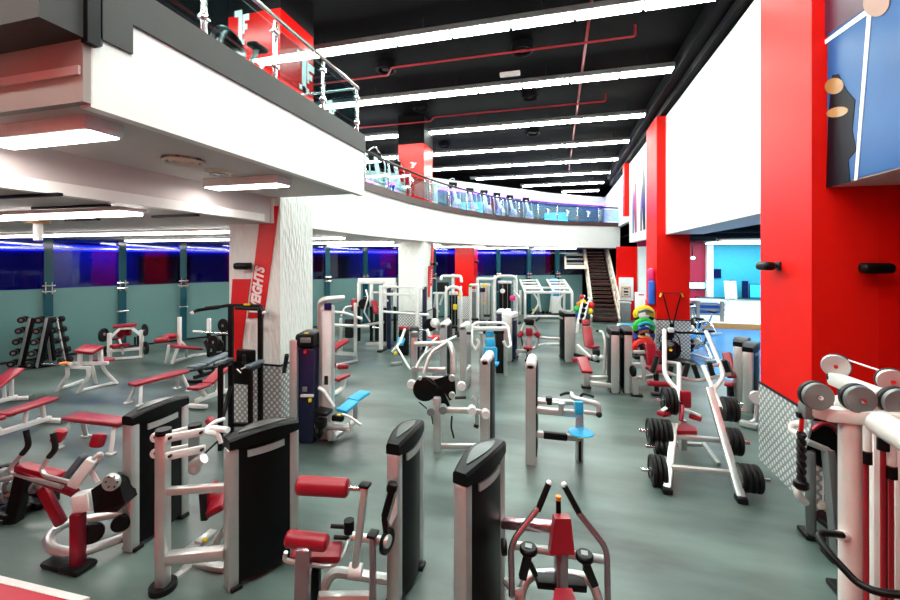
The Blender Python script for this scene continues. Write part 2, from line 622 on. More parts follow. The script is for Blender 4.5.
# grey slatted bench rail with blue cushions on the stage, folding easel
tt = T('rail_bench', 'grey railed bench with blue cushions on studio stage', 'bench', (6.5, 20.6, .2))
for px in (690, 698, 722):
    p_ = onYp(px, 300, 20.6)
    tt.p('post', 'grey_metal', M().box((p_.x, 20.6, .65), (.14, .1, .9), .01))
for z in (.5, .72, .95):
    tt.p('rail', 'grey_metal', M().box((6.5, 20.66, z), (1.5, .05, .08), .01))
tt.p('cushion', 'blue', M().box((6.45, 20.95, .75), (1.4, .35, .5), .1))
tt.p('table_top', 'white_metal', M().box((6.5, 21.0, 1.12), (1.7, .7, .05), .01))
b0 = onYp(731, 312, 20.9)
tt = T('easel', 'white folding easel board standing on studio stage', 'easel', b0)
tt.p('board', 'paper', M().box(b0 + V((0, .05, 1.0)), (.5, .03, .8), .01, Euler((-.15, 0, .1)).to_matrix()))
for dx in (-.25, .25):
    tt.p('leg', 'white_metal', M().bar(b0 + V((dx, 0, 0)), b0 + V((dx * .5, .1, 1.3)), .04, .04))
tt.p('leg', 'white_metal', M().bar(b0 + V((0, .5, 0)), b0 + V((0, .1, 1.3)), .04, .04))

# ---------------------------------------------------------------- columns in the weights area
def column(name, x0, x1, y0, y1, zr=7.35):
    e = sempty(name)
    cx, cy, w, d = (x0 + x1) / 2, (y0 + y1) / 2, x1 - x0, y1 - y0
    struct('shaft', 'embossed_white', M().box((cx, cy, 2.35), (w, d, 4.7)), e)
    struct('stud_plate', 'stud_plate', M().box((cx, cy, .567), (w + .03, d + .03, 1.134)), e)
    struct('cap_strip', 'dark_metal', M().box((cx, cy, 1.15), (w + .04, d + .04, .03)), e)
    struct('red_cladding', 'red_gloss', M().box((cx, cy, (4.76 + zr) / 2), (w + .02, d + .02, zr - 4.76)), e)
    struct('dark_cladding', 'duct', M().box((cx, cy, (zr + 8) / 2), (w + .03, d + .03, 8 - zr)), e)
    return e
col1 = column('column_weights', -5.71, -4.64, 6.04, 7.0)
col2 = column('column_middle', -5.4, -4.46, 13.34, 14.3, 7.02)
e = sempty('column_red')
struct('shaft', 'red_gloss', M().box((-4.48, 20.25, 2.3), (.96, .96, 4.6)), e)
struct('stud_plate', 'stud_plate', M().box((-4.48, 20.25, .567), (.99, .99, 1.134)), e)
YF = 6.03
st1 = [onYp(x, y, YF) for x, y in ((262, 206), (279, 206), (264, 318), (248, 318))]
st2 = [onYp(x, y, YF) for x, y in ((233, 279), (251, 279), (240, 362), (229.5, 362), (229.5, 330))]
t = T('weights_sign', 'red slanted stripes with white vertical lettering on the white column', 'sign', (-5.2, 6.03, 1.3))
t.p('stripe', 'red_plastic', M().prism(st1, (0, -.012, 0)))
t.p('stripe', 'red_plastic', M().prism(st2, (0, -.012, 0)))
o0 = onYp(258.2, 315, YF - .014)
o1 = onYp(269.5, 267, YF - .014)
xd = (o1 - o0).normalized()
tx = text('WEIGHTS', .26, 'paper', frame(o0 - V(t.off), V((.15, 0, 1)), V((-1, 0, .15))), t.o, shear=.2, bold=.012, sx=.74)
for (fx, fy, xa, ya, ox) in (('l', None, V((1, 0, 0)), V((0, 0, 1)), None),):
    struct('logo', 'paper', logo(onYp(235, 46, 6.02), (1, 0, 0), (0, 0, 1), .28, .62), col1)
    struct('logo', 'paper', logo(onX(297, 87, -4.62), (0, 1, 0), (0, 0, 1), .5, .7), col1)
    struct('logo', 'paper', logo(onYp(258, 73, 6.02), (1, 0, 0), (0, 0, 1), .16, .22), col1)
struct('logo', 'paper', logo(onYp(410, 168, 13.32), (1, 0, 0), (0, 0, 1), .22, .2), col2)

# ---------------------------------------------------------------- lower ceiling, curved gallery edge
cpts = [V((-4.72, -3.5)), V((-4.72, 2.0)), V((-4.75, 6.0)), V((-4.82, 8.3))]
for px, py in ((372, 192.4), (410, 203.5), (440, 210.6), (470, 216), (500, 220.2), (530, 223), (570, 225.4), (620, 226.8)):
    w_ = g(px, py, 4.8)
    cpts.append(V((w_.x, w_.y)))
def catmull(P, n):
    out = []
    for i in range(len(P) - 1):
        p0, p1, p2, p3 = P[max(i - 1, 0)], P[i], P[i + 1], P[min(i + 2, len(P) - 1)]
        for k in range(n):
            t = k / n
            out.append(.5 * ((2 * p1) + (p2 - p0) * t + (2 * p0 - 5 * p1 + 4 * p2 - p3) * t * t + (3 * p1 - p0 - 3 * p2 + p3) * t ** 3))
    out.append(P[-1])
    return out
CUR = catmull(cpts, 6)
I0 = 12                                        # the gallery edge proper starts past the overhang
GL = catmull([V((-18.1, -3.4)), V((-17.0, 3.5)), V((-15.35, 7.75)), V((-13.2, 12.3)), V((-9.8, 16.2)), V((-6.7, 19.4)), V((-.9, 23.0)), V((1.4, 24.6))], 12)
def normals(C):
    out = []
    for i in range(len(C)):
        d_ = (C[min(i + 1, len(C) - 1)] - C[max(i - 1, 0)]).normalized()
        out.append(V((d_.y, -d_.x)))
    return out
NOR = normals(CUR)
def band(C, N, z0, z1, o0_, o1_):
    """Solid strip following a plan curve, from offset o0 to o1 along its normals."""
    rings = []
    for c, n in zip(C, N):
        a, b_ = c + n * o0_, c + n * o1_
        rings.append([V((a.x, a.y, z0)), V((b_.x, b_.y, z0)), V((b_.x, b_.y, z1)), V((a.x, a.y, z1))])
    return M().ring_sweep(rings)
C2, N2 = CUR[I0:], NOR[I0:]
struct('gallery_fascia', 'white_wall', band(C2, N2, 3.62, 4.8, -.15, 0))
struct('gallery_rim', 'brown', band(C2, N2, 4.8, 5.02, -.16, .05))
# ceiling slab under the gallery
rings = []
for i, c in enumerate(CUR):
    s_ = i / (len(CUR) - 1)
    o_ = V((-19.5 + 22.9 * max(0, s_ - .45) / .55, -3.5 + 36 * s_ ** .9))
    a = c + NOR[i] * -.05
    rings.append([V((a.x, a.y, 3.62)), V((o_.x, o_.y, 3.62)), V((o_.x, o_.y, 4.78)), V((a.x, a.y, 4.78))])
struct('ceiling_gallery', 'soffit', M().ring_sweep(rings))
# overhanging white balcony in front
struct('balcony_slab', 'soffit', M().box((-8.6, 4.07, 4.4), (10.9, 3.98, .66)))
struct('balcony_fascia', 'white_wall', M().box((-3.13, 4.08, 4.395), (.1, 4.06, .71)))
struct('balcony_end', 'taupe', M().box((-8.6, 2.03, 4.33), (11.04, .06, .54)))
struct('trim_balcony_end', 'soffit', M().box((-8.6, 1.995, 4.27), (11.0, .02, .06)))
struct('balcony_rim', 'concrete', M().prism([(-3.06, 2.0, 4.53), (-3.06, 2.32, 4.53), (-3.06, 2.32, 4.75), (-3.06, 6.12, 4.75), (-3.06, 6.12, 5.04), (-3.06, 2.0, 5.04)], (-.25, 0, 0)))
struct('balcony_parapet', 'concrete', M().box((-8.38, 1.93, 4.9), (10.64, .36, .84)))
struct('balcony_post', 'black', M().box((-3.05, 2.03, 4.95), (.06, .08, 1.0)))
struct('ceiling_step', 'soffit', M().box((-4.85, 1.3, 3.86), (.1, 9.0, .4)))
struct('trim_step', 'white_wall', M().box((-4.72, 1.2, 3.68), (.16, 8.9, .12)))

# glass wall: frosted lower panes, clear upper panes, teal fins
arc = [0]
for i in range(1, len(GL)):
    arc.append(arc[-1] + (GL[i] - GL[i - 1]).length)
def gl_at(s_):
    for i in range(1, len(GL)):
        if s_ <= arc[i]:
            return GL[i - 1].lerp(GL[i], (s_ - arc[i - 1]) / (arc[i] - arc[i - 1]))
    return GL[-1]
npan = 17
for i in range(npan):
    s0 = 5.5 + (arc[-1] - 5.5) * i / npan
    s1 = 5.5 + (arc[-1] - 5.5) * (i + 1) / npan
    a, b_ = gl_at(s0), gl_at(s1)
    e = sempty('window_%d' % (i + 1))
    dv = (b_ - a).normalized()
    nn = V((dv.y, -dv.x))
    a3, b3 = V((a.x, a.y, 0)), V((b_.x, b_.y, 0))
    n3 = V((nn.x, nn.y, 0))
    struct('frosted_pane', 'frosted', M().prism([a3 + V((0, 0, .05)), b3 + V((0, 0, .05)), b3 + V((0, 0, 2.1)), a3 + V((0, 0, 2.1))], n3 * .02), e)
    struct('clear_pane', 'night_glass', M().prism([a3 + V((0, 0, 2.12)), b3 + V((0, 0, 2.12)), b3 + V((0, 0, 3.6)), a3 + V((0, 0, 3.6))], n3 * .02), e)
    struct('glass_fin', 'teal_glass', M().box(a3 + n3 * .1 + V((0, 0, 1.8)), (.2, .16, 3.58), 0, Matrix.Rotation(math.atan2(nn.y, nn.x) - PI / 2, 3, 'Z')), e)
    cl = M()
    for z in (1.25, 2.02, 2.2):
        cl.box(a3 + n3 * .19 + V((0, 0, z)), (.3, .06, .05), .01, Matrix.Rotation(math.atan2(dv.y, dv.x), 3, 'Z'))
    for dx in (-.07, .07):
        cl.box(a3 + n3 * .2 + V((dv.x * dx, dv.y * dx, 2.12)), (.03, .03, .36), .005)
    struct('patch_fitting', 'chrome', cl, e)
    struct('window_sill', 'dark_metal', M().prism([a3 + n3 * -.05, b3 + n3 * -.05, b3 + n3 * .08, a3 + n3 * .08], (0, 0, .06)), e)
NG = normals(GL)
struct('trim_glass_head', 'steel', band(GL, NG, 3.3, 3.36, .03, .09))
# night outside the glass: facade, dim glowing blue strip added under its eaves
OUT = [c - n * 3.2 for c, n in zip(GL, NG)]
struct('exterior_facade', 'night', band(OUT, NG, -.1, 3.55, -.2, 0))
struct('exterior_blue_strip', 'light_blue', band(OUT, NG, 3.3, 3.5, .02, .1))
for i, s_ in enumerate((8, 10.5, 16, 23, 26.5)):
    k = min(range(len(GL)), key=lambda j: abs(arc[j] - s_))
    c, n = OUT[k], NG[k]
    tdir = V((n.y * -1, n.x))
    p0, p1 = c + tdir * -.9 + n * .02, c + tdir * .9 + n * .02
    struct('exterior_brick', 'night_brick', M().prism([V((p0.x, p0.y, 1.7)), V((p1.x, p1.y, 1.7)), V((p1.x, p1.y, 3.1)), V((p0.x, p0.y, 3.1))], V((n.x, n.y, 0)) * .05))

# upper gallery back: dark glazed wall and white bulkhead with a violet cove light
UP = catmull([V((-16, 13)), V((-11, 17)), V((-7.0, 20.8)), V((-4.76, 23.3)), V((-2.2, 26.2)), V((.33, 28.8)), V((3.3, 31))], 6)
NU = normals(UP)
struct('wall_gallery_back', 'teal_glass', band(UP, NU, 4.78, 6.95, -.3, -.2))
struct('wall_gallery_upper', 'black_paint', band(UP, NU, 6.95, 8, -.3, -.25))
struct('bulkhead_gallery', 'white_wall', band(UP, NU, 6.95, 7.4, -.2, .25))
struct('cove_light', 'light_purple', band(UP, NU, 6.86, 6.92, -.1, .1))
struct('wall_gallery_left', 'black_paint', M().box((-18, 12, 6.4), (.2, 18, 3.2)))

# ================================================================ LIGHT FITTINGS, RAILS, GALLERY THINGS
# hanging fluorescent rows under the black ceiling
rowsY = [-0.9, 2.1, 5.0, 7.95, 10.8, 14.0, 16.95, 19.85, 22.75, 25.7, 28.6]
leftX = [-12, -12, -12, -12, -12, -12, -11, -8, -4.8, -2.2, .3]
rowlab = ['tube light row over the viewpoint', 'tube light row above the balcony end', 'tube light row just beyond the balcony end',
          'nearest and widest tube light row crossing the top of the photo', 'tube light row second from the top of the photo',
          'tube light row third from the top, ending above the curved gallery start', 'tube light row fourth from the top, passing behind the orange gallery column',
          'tube light row fifth from the top, starting right of the orange gallery column', 'shorter tube light row sixth from the top',
          'short tube light row seventh from the top, above the ellipticals', 'shortest tube light row, farthest along the ceiling']
ZL = 7.55
for i, y in enumerate(rowsY):
    t = T('light_row', 'white ' + rowlab[i], 'ceiling light', (2.7, y, ZL), 'fluorescent rows under the black ceiling')
    x0, x1 = leftX[i], 2.72
    t.p('housing', 'grey_metal', M().box(((x0 + x1) / 2, y + .02, ZL + .09), (x1 - x0, .3, .12), .01))
    x = x1
    while x - .4 > x0:
        xl = max(x - 1.2, x0)
        t.p('diffuser', 'light_white', M().box(((x + xl) / 2, y, ZL + .01), (x - xl - .07, .23, .05)))
        x = xl
    hg = M()
    for k in range(int((x1 - x0) / 2.4)):
        hg.cyl((x1 - .6 - 2.4 * k, y, ZL + .1), (x1 - .6 - 2.4 * k, y, 8.02), .012, n=6)
    t.p('hanger', 'dark_metal', hg)
# surface lights under the gallery ceiling
for i, (y, x0, x1) in enumerate([(3.8, -14, -5.0), (6.95, -14, -5.85), (9.7, -13, -5.5), (12.6, -11.5, -5.3), (15.5, -9.5, -4.5), (18.3, -7, -3.2), (20.8, -4, -1.4), (22.3, -1.2, 1.0)]):
    t = T('ceiling_strip_light', 'long white strip light under the gallery ceiling, ' + ['nearest to the white step', 'second from the white step', 'beside the slanted red sign column', 'before the middle column', 'past the middle column', 'before the far red column', 'beyond the far red column', 'by the stairs'][i], 'ceiling light', (x0, y, 3.55), 'strip lights under the gallery')
    t.p('housing', 'white_metal', M().box(((x0 + x1) / 2, y, 3.6), (x1 - x0, .34, .05), .01))
    t.p('diffuser', 'light_soft', M().box(((x0 + x1) / 2, y, 3.56), (x1 - x0 - .06, .26, .04)))
for i, (x0, x1, y0, y1) in enumerate([(-4.62, -3.36, 2.2, 2.48), (-4.6, -3.42, 4.4, 4.68)]):
    t = T('panel_light', ['white box light on balcony underside nearest the viewpoint', 'white box light on balcony underside near the white column'][i], 'ceiling light', (-4, (y0 + y1) / 2, 3.96))
    t.p('housing', 'white_metal', M().box(((x0 + x1) / 2, (y0 + y1) / 2, 4.02), (x1 - x0, y1 - y0, .11), .01))
    t.p('diffuser', 'light_soft', M().box(((x0 + x1) / 2, (y0 + y1) / 2, 3.962), (x1 - x0 - .05, y1 - y0 - .05, .012)))
t = T('ceiling_vent', 'round ringed air vent on balcony underside between two box lights', 'vent', (-3.87, 3.47, 4.04))
t.p('backing', 'black', M().cyl((-3.87, 3.47, 4.075), (-3.87, 3.47, 4.05), .2, n=20))
for r in (.2, .14, .08):
    t.p('ring', 'cream', M().lathe((-3.87, 3.47, 4.07), (-3.87, 3.47, 4.0), [(0, r), (.03, r), (.045, r - .02), (.03, r - .035), (0, r - .035)], 20))
v_ = g(219, 172, 4.06)
t = T('ceiling_vent', 'small flat air vent on balcony underside beside the round vent', 'vent', (v_.x, v_.y, 4.03))
t.p('frame', 'cream', M().lathe(v_ + V((0, 0, .02)), v_ - V((0, 0, .03)), [(0, .16), (.03, .15), (.05, .12)], 20))
t.p('disc', 'black', M().cyl(v_ + V((0, 0, .0)), v_ - V((0, 0, .035)), .11, n=18))
for i, (px, py, L) in enumerate([(30, 196, .8), (70, 207, 1.2), (82, 220, .7), (175, 216, .8), (145, 232, .5), (205, 231, .6)]):
    p_ = g(px, py, 3.6)
    one('ceiling_slot_vent', 'black', M().box(p_ + V((0, 0, 0)), (L, .05, .03), .005), 'thin dark slot vent in the white gallery ceiling above the dumbbells', 'vent', 'slot vents in the gallery ceiling')
a = g(38, 222, 3.6)
t = T('projector_mount', 'white ceiling bracket hanging under the gallery ceiling left of the strip lights', 'bracket', a)
t.p('pole', 'white_metal', M().cyl(a + V((0, 0, .02)), a - V((0, 0, .3)), .06, n=10))
t.p('plate', 'tan', M().cyl(a + V((0, 0, .02)), a - V((0, 0, .03)), .16, n=14))
# ceiling pipes, ducts, round diffusers
for i, (y, x0, x1) in enumerate([(9.3, -8, 1.6), (12.9, -9, 1.4)]):
    one('sprinkler_pipe', 'red_pipe', M().tube([(x0, y + .35, 7.72), (-4.2, y + .35, 7.72), (-3.95, y, 7.72), (x1, y, 7.72), (x1, y, 7.96)], .025), ['red sprinkler pipe across ceiling between two nearest light rows', 'red sprinkler pipe across ceiling between second and third light rows'][i], 'pipe')
one('sprinkler_pipe', 'red_pipe', M().tube([(.62, 4, 7.96), (.62, 4.2, 7.8), (.62, 24, 7.8), (.62, 24.2, 7.96)], .03), 'pinkish red pipe running lengthwise along the ceiling across the light rows', 'pipe')
for i, (px, py) in enumerate([(386, 69), (522, 50), (421, 108), (530, 97), (533, 133), (444, 146)]):
    p_ = g(px, py, 7.86)
    lb = ['above left end of the red sprinkler pipe', 'above the red sprinkler pipe near the lengthwise pipe', 'between second and third light rows on the left', 'between second and third light rows near the lengthwise pipe', 'between third and fourth light rows', 'just above the fourth light row on the left'][i]
    t = T('ceiling_diffuser', 'dark round air diffuser ' + lb, 'vent', p_, 'round diffusers in the black ceiling')
    t.p('ring', 'duct', M().lathe(p_ + V((0, 0, .2)), p_ - V((0, 0, .05)), [(0, .24), (.25, .26), (.25, .23), (.22, .2), (.05, .2)], 20))
    t.p('cone', 'duct', M().lathe(p_ + V((0, 0, .15)), p_ - V((0, 0, .05)), [(0, .2), (.17, .1), (.17, .02)], 16))
one('ceiling_duct', 'duct', M().box((2.95, 13, 7.78), (.3, 24, .4), .03), 'black duct running along the ceiling above the right fascia', 'duct')
p_ = g(510, 74, 7.6)
one('ceiling_sensor', 'white_metal', M().box(p_, (.5, .12, .1), .02), 'small white sensor box beside the second light row', 'sensor')

# wall lamps
def spot(px, py, d, ax, label):
    p_ = q(px, py, d)
    ax = V(ax)
    t = T('wall_spotlight', label, 'wall light', p_)
    s_ = V((ax.y, -ax.x, 0))
    t.p('body', 'black', M().box(p_ + ax * .16, (.3 if abs(ax.y) > .5 else .14, .3 if abs(ax.x) > .5 else .14, .12), .045, seg=3))
    t.p('bracket', 'dark_metal', M().cyl(p_, p_ + ax * .12, .03))
    t.p('plate', 'dark_metal', M().box(p_ + ax * .01, (.02 + .1 * abs(ax.y), .02 + .1 * abs(ax.x), .12), .005))
p_ = onX(779, 266, 2.95); spot(779, 266, p_.x * -SA + p_.y * CA, (-1, 0, 0), 'black wall spotlight on the lit side of the red pillar')
p_ = onYp(866, 268, 5.78); spot(866, 268, p_.x * -SA + p_.y * CA, (0, -1, 0), 'black wall spotlight on the deep red alcove wall')
p_ = onYp(249, 266, 6.03); spot(249, 266, p_.x * -SA + p_.y * CA, (0, -1, 0), 'black wall spotlight on the white column beside red stripe')
p_ = onX(474, 262, -4.0); spot(474, 262, p_.x * -SA + p_.y * CA, (1, 0, 0), 'small black spotlight on the far red column')

p_ = onX(431, 264, -4.44); spot(431, 264, p_.x * -SA + p_.y * CA, (1, 0, 0), 'small black spotlight above the sign on middle white column')

# front balcony railing
RX = -3.14
t = T('balcony_railing', 'glass and steel railing on the near white balcony, upper left', 'railing', (RX, 4, 5.04))
ys = [onX(px, 60, RX).y for px in (204, 275, 323, 357)]
ys = [ys[0] - 1.1] + ys
for y in ys:
    pt = t.p('post', 'steel', M().box((RX, y, 5.38), (.03, .05, .72), .005))
    t.p('clamp', 'chrome', M().box((RX, y, 5.22), (.07, .08, .05), .01).box((RX, y, 5.62), (.07, .08, .05), .01), pt)
for a_, b_ in zip(ys[:-1], ys[1:]):
    t.p('glass_panel', 'clear_glass', M().box((RX, (a_ + b_) / 2, 5.4), (.012, b_ - a_ - .1, .55)))
t.p('handrail', 'steel', M().tube([(RX, .5, 5.79), (RX, 6.02, 5.79)], .025))
t.p('glass_panel', 'clear_glass', M().box((-4.3, 6.02, 5.4), (2.2, .012, .55)))
t.p('handrail', 'steel', M().tube([(RX, 6.02, 5.79), (-5.5, 6.02, 5.79)], .022))
t.p('logo', 'paper', logo((-3.72, 6.0, 5.3), (1, 0, 0), (0, 0, 1), .2, .34))
t.p('post', 'steel', M().box((RX - .02, 6.02, 5.38), (.04, .04, .72), .005))
# dark round-shrouded bike behind it
p_ = q(231, 47, 4.9)
t = T('spin_bike', 'black exercise bike with round shroud behind the near balcony railing', 'exercise bike', (p_.x, p_.y, 5.04))
t.p('flywheel', 'black_gloss', M().lathe(p_ + V((-.05, 0, -.05)), p_ + V((.05, 0, -.05)), [(0, .16), (.02, .22), (.08, .22), (.1, .16)], 22))
t.p('shroud', 'dark_metal', M().lathe(p_ + V((-.08, .02, -.02)), p_ + V((-.02, .02, -.02)), [(0, .25), (.03, .27), (.06, .25)], 22))
t.p('frame', 'grey_metal', M().tube([p_ + V((0, -.4, -.28)), p_ + V((0, .25, -.2)), p_ + V((0, .45, .2))], .03))
t.p('saddle', 'black', M().box(p_ + V((0, .45, .22)), (.16, .26, .06), .03))

# curved gallery railing
t = T('gallery_railing', 'curved glass railing with dark handrail along the upper gallery', 'railing', (CUR[40].x, CUR[40].y, 5.02))
GC = C2[2:]
ac = [0]
for i in range(1, len(GC)):
    ac.append(ac[-1] + (GC[i] - GC[i - 1]).length)
def gc_at(s_):
    for i in range(1, len(GC)):
        if s_ <= ac[i]:
            return GC[i - 1].lerp(GC[i], (s_ - ac[i - 1]) / max(1e-6, ac[i] - ac[i - 1]))
    return GC[-1]
npst = 15
PS = [gc_at(ac[-1] * i / npst) for i in range(npst + 1)]
for i, c in enumerate(PS):
    t.p('post', 'steel', M().box((c.x, c.y, 5.4), (.05, .05, .78), .005))
    if i < npst:
        b_ = PS[i + 1]
        mid = (c + b_) / 2
        gl_ = t.p('glass_panel', 'clear_glass', M().prism([(c.x, c.y, 5.1), (b_.x, b_.y, 5.1), (b_.x, b_.y, 5.74), (c.x, c.y, 5.74)], (.01, .01, 0)))
        dv = (b_ - c).normalized()
        if i in (0, 1, npst - 4, npst - 3, npst - 2, npst - 1):
          t.p('logo', 'paper', logo((mid.x - dv.x * .12 + dv.y * .02, mid.y - dv.y * .12 - dv.x * .02, 5.3), (dv.x, dv.y, 0), (0, 0, 1), .22, .32), gl_)
t.p('handrail', 'dark_metal', M().tube([(c.x, c.y, 5.84) for c in GC], .04, fil=0))
# elliptical trainers along the gallery
def elliptical(name, label, loc, rz):
    t = T(name, label, 'elliptical trainer', loc, 'elliptical trainers on the gallery', rz, local=True)
    t.p('flywheel_shroud', 'silver', M().lathe((-.1, .5, .45), (.1, .5, .45), [(0, .3), (.04, .36), (.16, .36), (.2, .3)], 18))
    t.p('base_frame', 'silver', M().bar((0, -.75, .06), (0, .85, .06), .1, .1).bar((-.3, -.72, .05), (.3, -.72, .05), .08, .08).bar((-.3, .8, .05), (.3, .8, .05), .08, .08))
    t.p('mast', 'white_metal', M().bar((0, .6, .4), (0, .1, 1.42), .1, .12))
    c_ = t.p('console', 'black', M().box((0, .07, 1.46), (.4, .07, .28), .02, Euler((-.4, 0, 0)).to_matrix()))
    t.p('display', 'screen', M().box((0, .035, 1.48), (.26, .02, .16), .004, Euler((-.4, 0, 0)).to_matrix()), c_)
    for s_ in (-1, 1):
        t.p('pedal', 'black', M().box((s_ * .15, -.15 + s_ * .15, .28), (.14, .36, .04), .015))
        t.p('pedal_arm', 'silver', M().bar((s_ * .15, -.6, .25), (s_ * .15, .4, .4), .05, .05))
        t.p('handle', 'silver', M().tube([(s_ * .24, .35, .5), (s_ * .26, .3, 1.2), (s_ * .24, .0, 1.55), (s_ * .12, -.02, 1.72), (s_ * .03, .12, 1.76)], .022, fil=.12))
    return t.o
sp_ = [(374, 12.6, 'elliptical trainer at the start of the curved gallery by the white balcony'), (394, 13.7, 'elliptical trainer second along the gallery, in front of the orange column'),
       (452, 17.6, 'elliptical trainer just right of the orange column on the gallery'), (469, 19.0, 'elliptical trainer beside the blue lit screen on the gallery'),
       (483, 19.6, 'elliptical trainer first of the four close together on the gallery'), (496, 20.4, 'elliptical trainer second of the four close together on the gallery'),
       (509, 21.2, 'elliptical trainer third of the four close together on the gallery'), (525, 22.0, 'elliptical trainer last of the four, nearest the stair end of the gallery')]
e0 = None
for px, d, lab in sp_:
    p_ = q(px, 259, d + .35)
    lab = 'silver ' + lab
    if e0 is None:
        e0 = elliptical('elliptical_trainer', lab, (p_.x, p_.y, 4.79), 3.95)
    else:
        dup(e0, (p_.x, p_.y, 4.79), 3.95 - .02 * (px - 394) / 10, lab)
def boxthing(name, label, cat, m, c, sz, bev=.02, extra=None):
    t = T(name, label, cat, (c[0], c[1], c[2] - sz[2] / 2))
    t.p('body', m, M().box(c, sz, bev))
    return t
p_ = q(425, 190, 15.9)
t = boxthing('white_box', 'white box with drawer fronts below the orange column on the gallery', 'cabinet', 'white_metal', (p_.x, p_.y, 5.34), (.9, .5, 1.1))  # invented box in place of an unidentified white shape
for i in range(5):
    t.p('drawer', 'paper', M().box((p_.x, p_.y - .26, 4.95 + i * .19), (.82, .03, .16), .01))
for i, (px, d) in enumerate([(474, 22.0), (556, 27.0)]):
    p_ = q(px, 200, d)
    t = T('wall_screen', ['blue lit screen behind the ellipticals on the gallery', 'blue lit screen on gallery wall right of the last elliptical'][i], 'screen', (p_.x, p_.y, 5.2))
    t.p('display', 'screen_on', M().box((p_.x, p_.y, 5.7), (1.5, .04, .8), .01))
    t.p('bezel', 'black', M().box((p_.x, p_.y + .05, 5.7), (1.6, .06, .9), .01))
    t.p('stand', 'dark_metal', M().bar((p_.x, p_.y + .05, 4.79), (p_.x, p_.y + .05, 5.4), .1, .1).box((p_.x, p_.y + .05, 4.81), (.6, .4, .04)))
p_ = q(552, 199, 26)
one('gallery_lamp', 'light_cyan', M().sphere(p_, .13, sc=(1, 1, .7)), 'small bright blue lamp above the gallery railing', 'lamp')

# ================================================================ MACHINES
def tower(t, p0, p1, h, wmid=.24, wend=.13, post='silver', shroud='black', cap='black', strip='silver', cap_style='lens', inset=True):
    """Weight stack tower between plan points p0 (front) and p1 (back)."""
    p0, p1 = V((p0[0], p0[1], 0)), V((p1[0], p1[1], 0))
    L = (p1 - p0).length
    u = (p1 - p0) / L
    n = V((u.y, -u.x, 0))
    K = 12
    def lens(a, b_, gw, z0, zf, s0=0.0, s1=1.0):
        rings = []
        for i in range(K + 1):
            s_ = s0 + (s1 - s0) * i / K
            hw = (a + (b_ - a) * math.sin(PI * s_)) / 2 + gw
            c = p0 + u * (L * s_)
            zt = zf(s_)
            e_ = min(.02, hw * .3)
            rings.append([c - n * hw + V((0, 0, z0)), c + n * hw + V((0, 0, z0)), c + n * hw + V((0, 0, zt - e_)), c + n * (hw - e_) + V((0, 0, zt)), c - n * (hw - e_) + V((0, 0, zt)), c - n * hw + V((0, 0, zt - e_))])
        return M().ring_sweep(rings)
    arch = lambda s_: h + .035 * math.sin(PI * s_)
    t.p('shroud', shroud, lens(wend * .8, wmid, -.012, .05, lambda s_: h - .1, .06, .94))
    fr = M()
    for s_ in (.0, 1.0):
        c = p0 + u * (L * s_)
        R = Matrix((n, u, V((0, 0, 1)))).transposed()
        fr.box(c + V((0, 0, (h - .1) / 2)), (wend, .1, h - .1), .025, R)
    t.p('tower_post', post, fr)
    cp = t.p('cap', cap, lens(wend, wmid, .012, h - .1, arch, -.07, 1.07))
    if inset:
        rings = []
        for i in range(K + 1):
            s_ = .1 + .8 * i / K
            hw = max(.006, wmid * .3 * math.sin(PI * (s_ - .08) / .84))
            c = p0 + u * (L * s_) + V((0, 0, arch(s_) - .004))
            rings.append([c - n * hw, c + n * hw, c + n * hw + V((0, 0, .012)), c - n * hw + V((0, 0, .012))])
        t.p('cap_inset', 'inset_grey' if cap == 'black' else 'silver', M().ring_sweep(rings), cp)
    for sg in (-1, 1):
        sb = M()
        for i in range(8):
            s0, s1 = .2 + .6 * i / 8, .2 + .6 * (i + 1) / 8
            w0 = (wend * .8 + (wmid - wend * .8) * math.sin(PI * s0)) / 2
            w1 = (wend * .8 + (wmid - wend * .8) * math.sin(PI * s1)) / 2
            a, b_ = p0 + u * (L * s0) + n * sg * w0, p0 + u * (L * s1) + n * sg * w1
            a.z, b_.z = h - .2, h - .2
            sb.prism([a - n * sg * .012, b_ - n * sg * .012, b_ - n * sg * .012 + V((0, 0, .06)), a - n * sg * .012 + V((0, 0, .06))], n * sg * .016)
        t.p('accent_strip', strip, sb)
    t.p('foot', 'black_rubber', M().bar(p0 - u * .03 + V((0, 0, .02)), p0 + u * .07 + V((0, 0, .02)), wend + .05, .04, .01).bar(p1 - u * .07 + V((0, 0, .02)), p1 + u * .03 + V((0, 0, .02)), wend + .05, .04, .01))

def pad(c, sz, rot=(0, 0, 0), bev=.03):
    return M().box(c, sz, bev, Euler(rot).to_matrix(), seg=3)

def padq(pts, th, bev=.02):
    """Cushion through four world corner points (in order), thickness th below."""
    a, b_, c, d = [V(p) for p in pts]
    x = ((b_ - a) + (c - d)) / 2
    y = ((d - a) + (c - b_)) / 2
    ctr = (a + b_ + c + d) / 4
    z = x.cross(y).normalized()
    if z.z < 0:
        z = -z
    yx = y - x.normalized() * y.dot(x.normalized())
    R = Matrix((x.normalized(), z.cross(x.normalized()), z)).transposed()
    return M().box(ctr - z * th / 2, (x.length, yx.length, th), min(bev, th * .45), R, seg=3)

def discs(p, ax, r, th, n=20):
    p, ax = V(p), V(ax).normalized()
    return M().lathe(p - ax * th / 2, p + ax * th / 2, [(0, r * .9), (th * .2, r), (th * .8, r), (th, r * .9)], n)

FW = V((-SA, CA, 0))            # away from the viewpoint
RT = V((CA, SA, 0))             # to the viewer's right
UP3 = V((0, 0, 1))

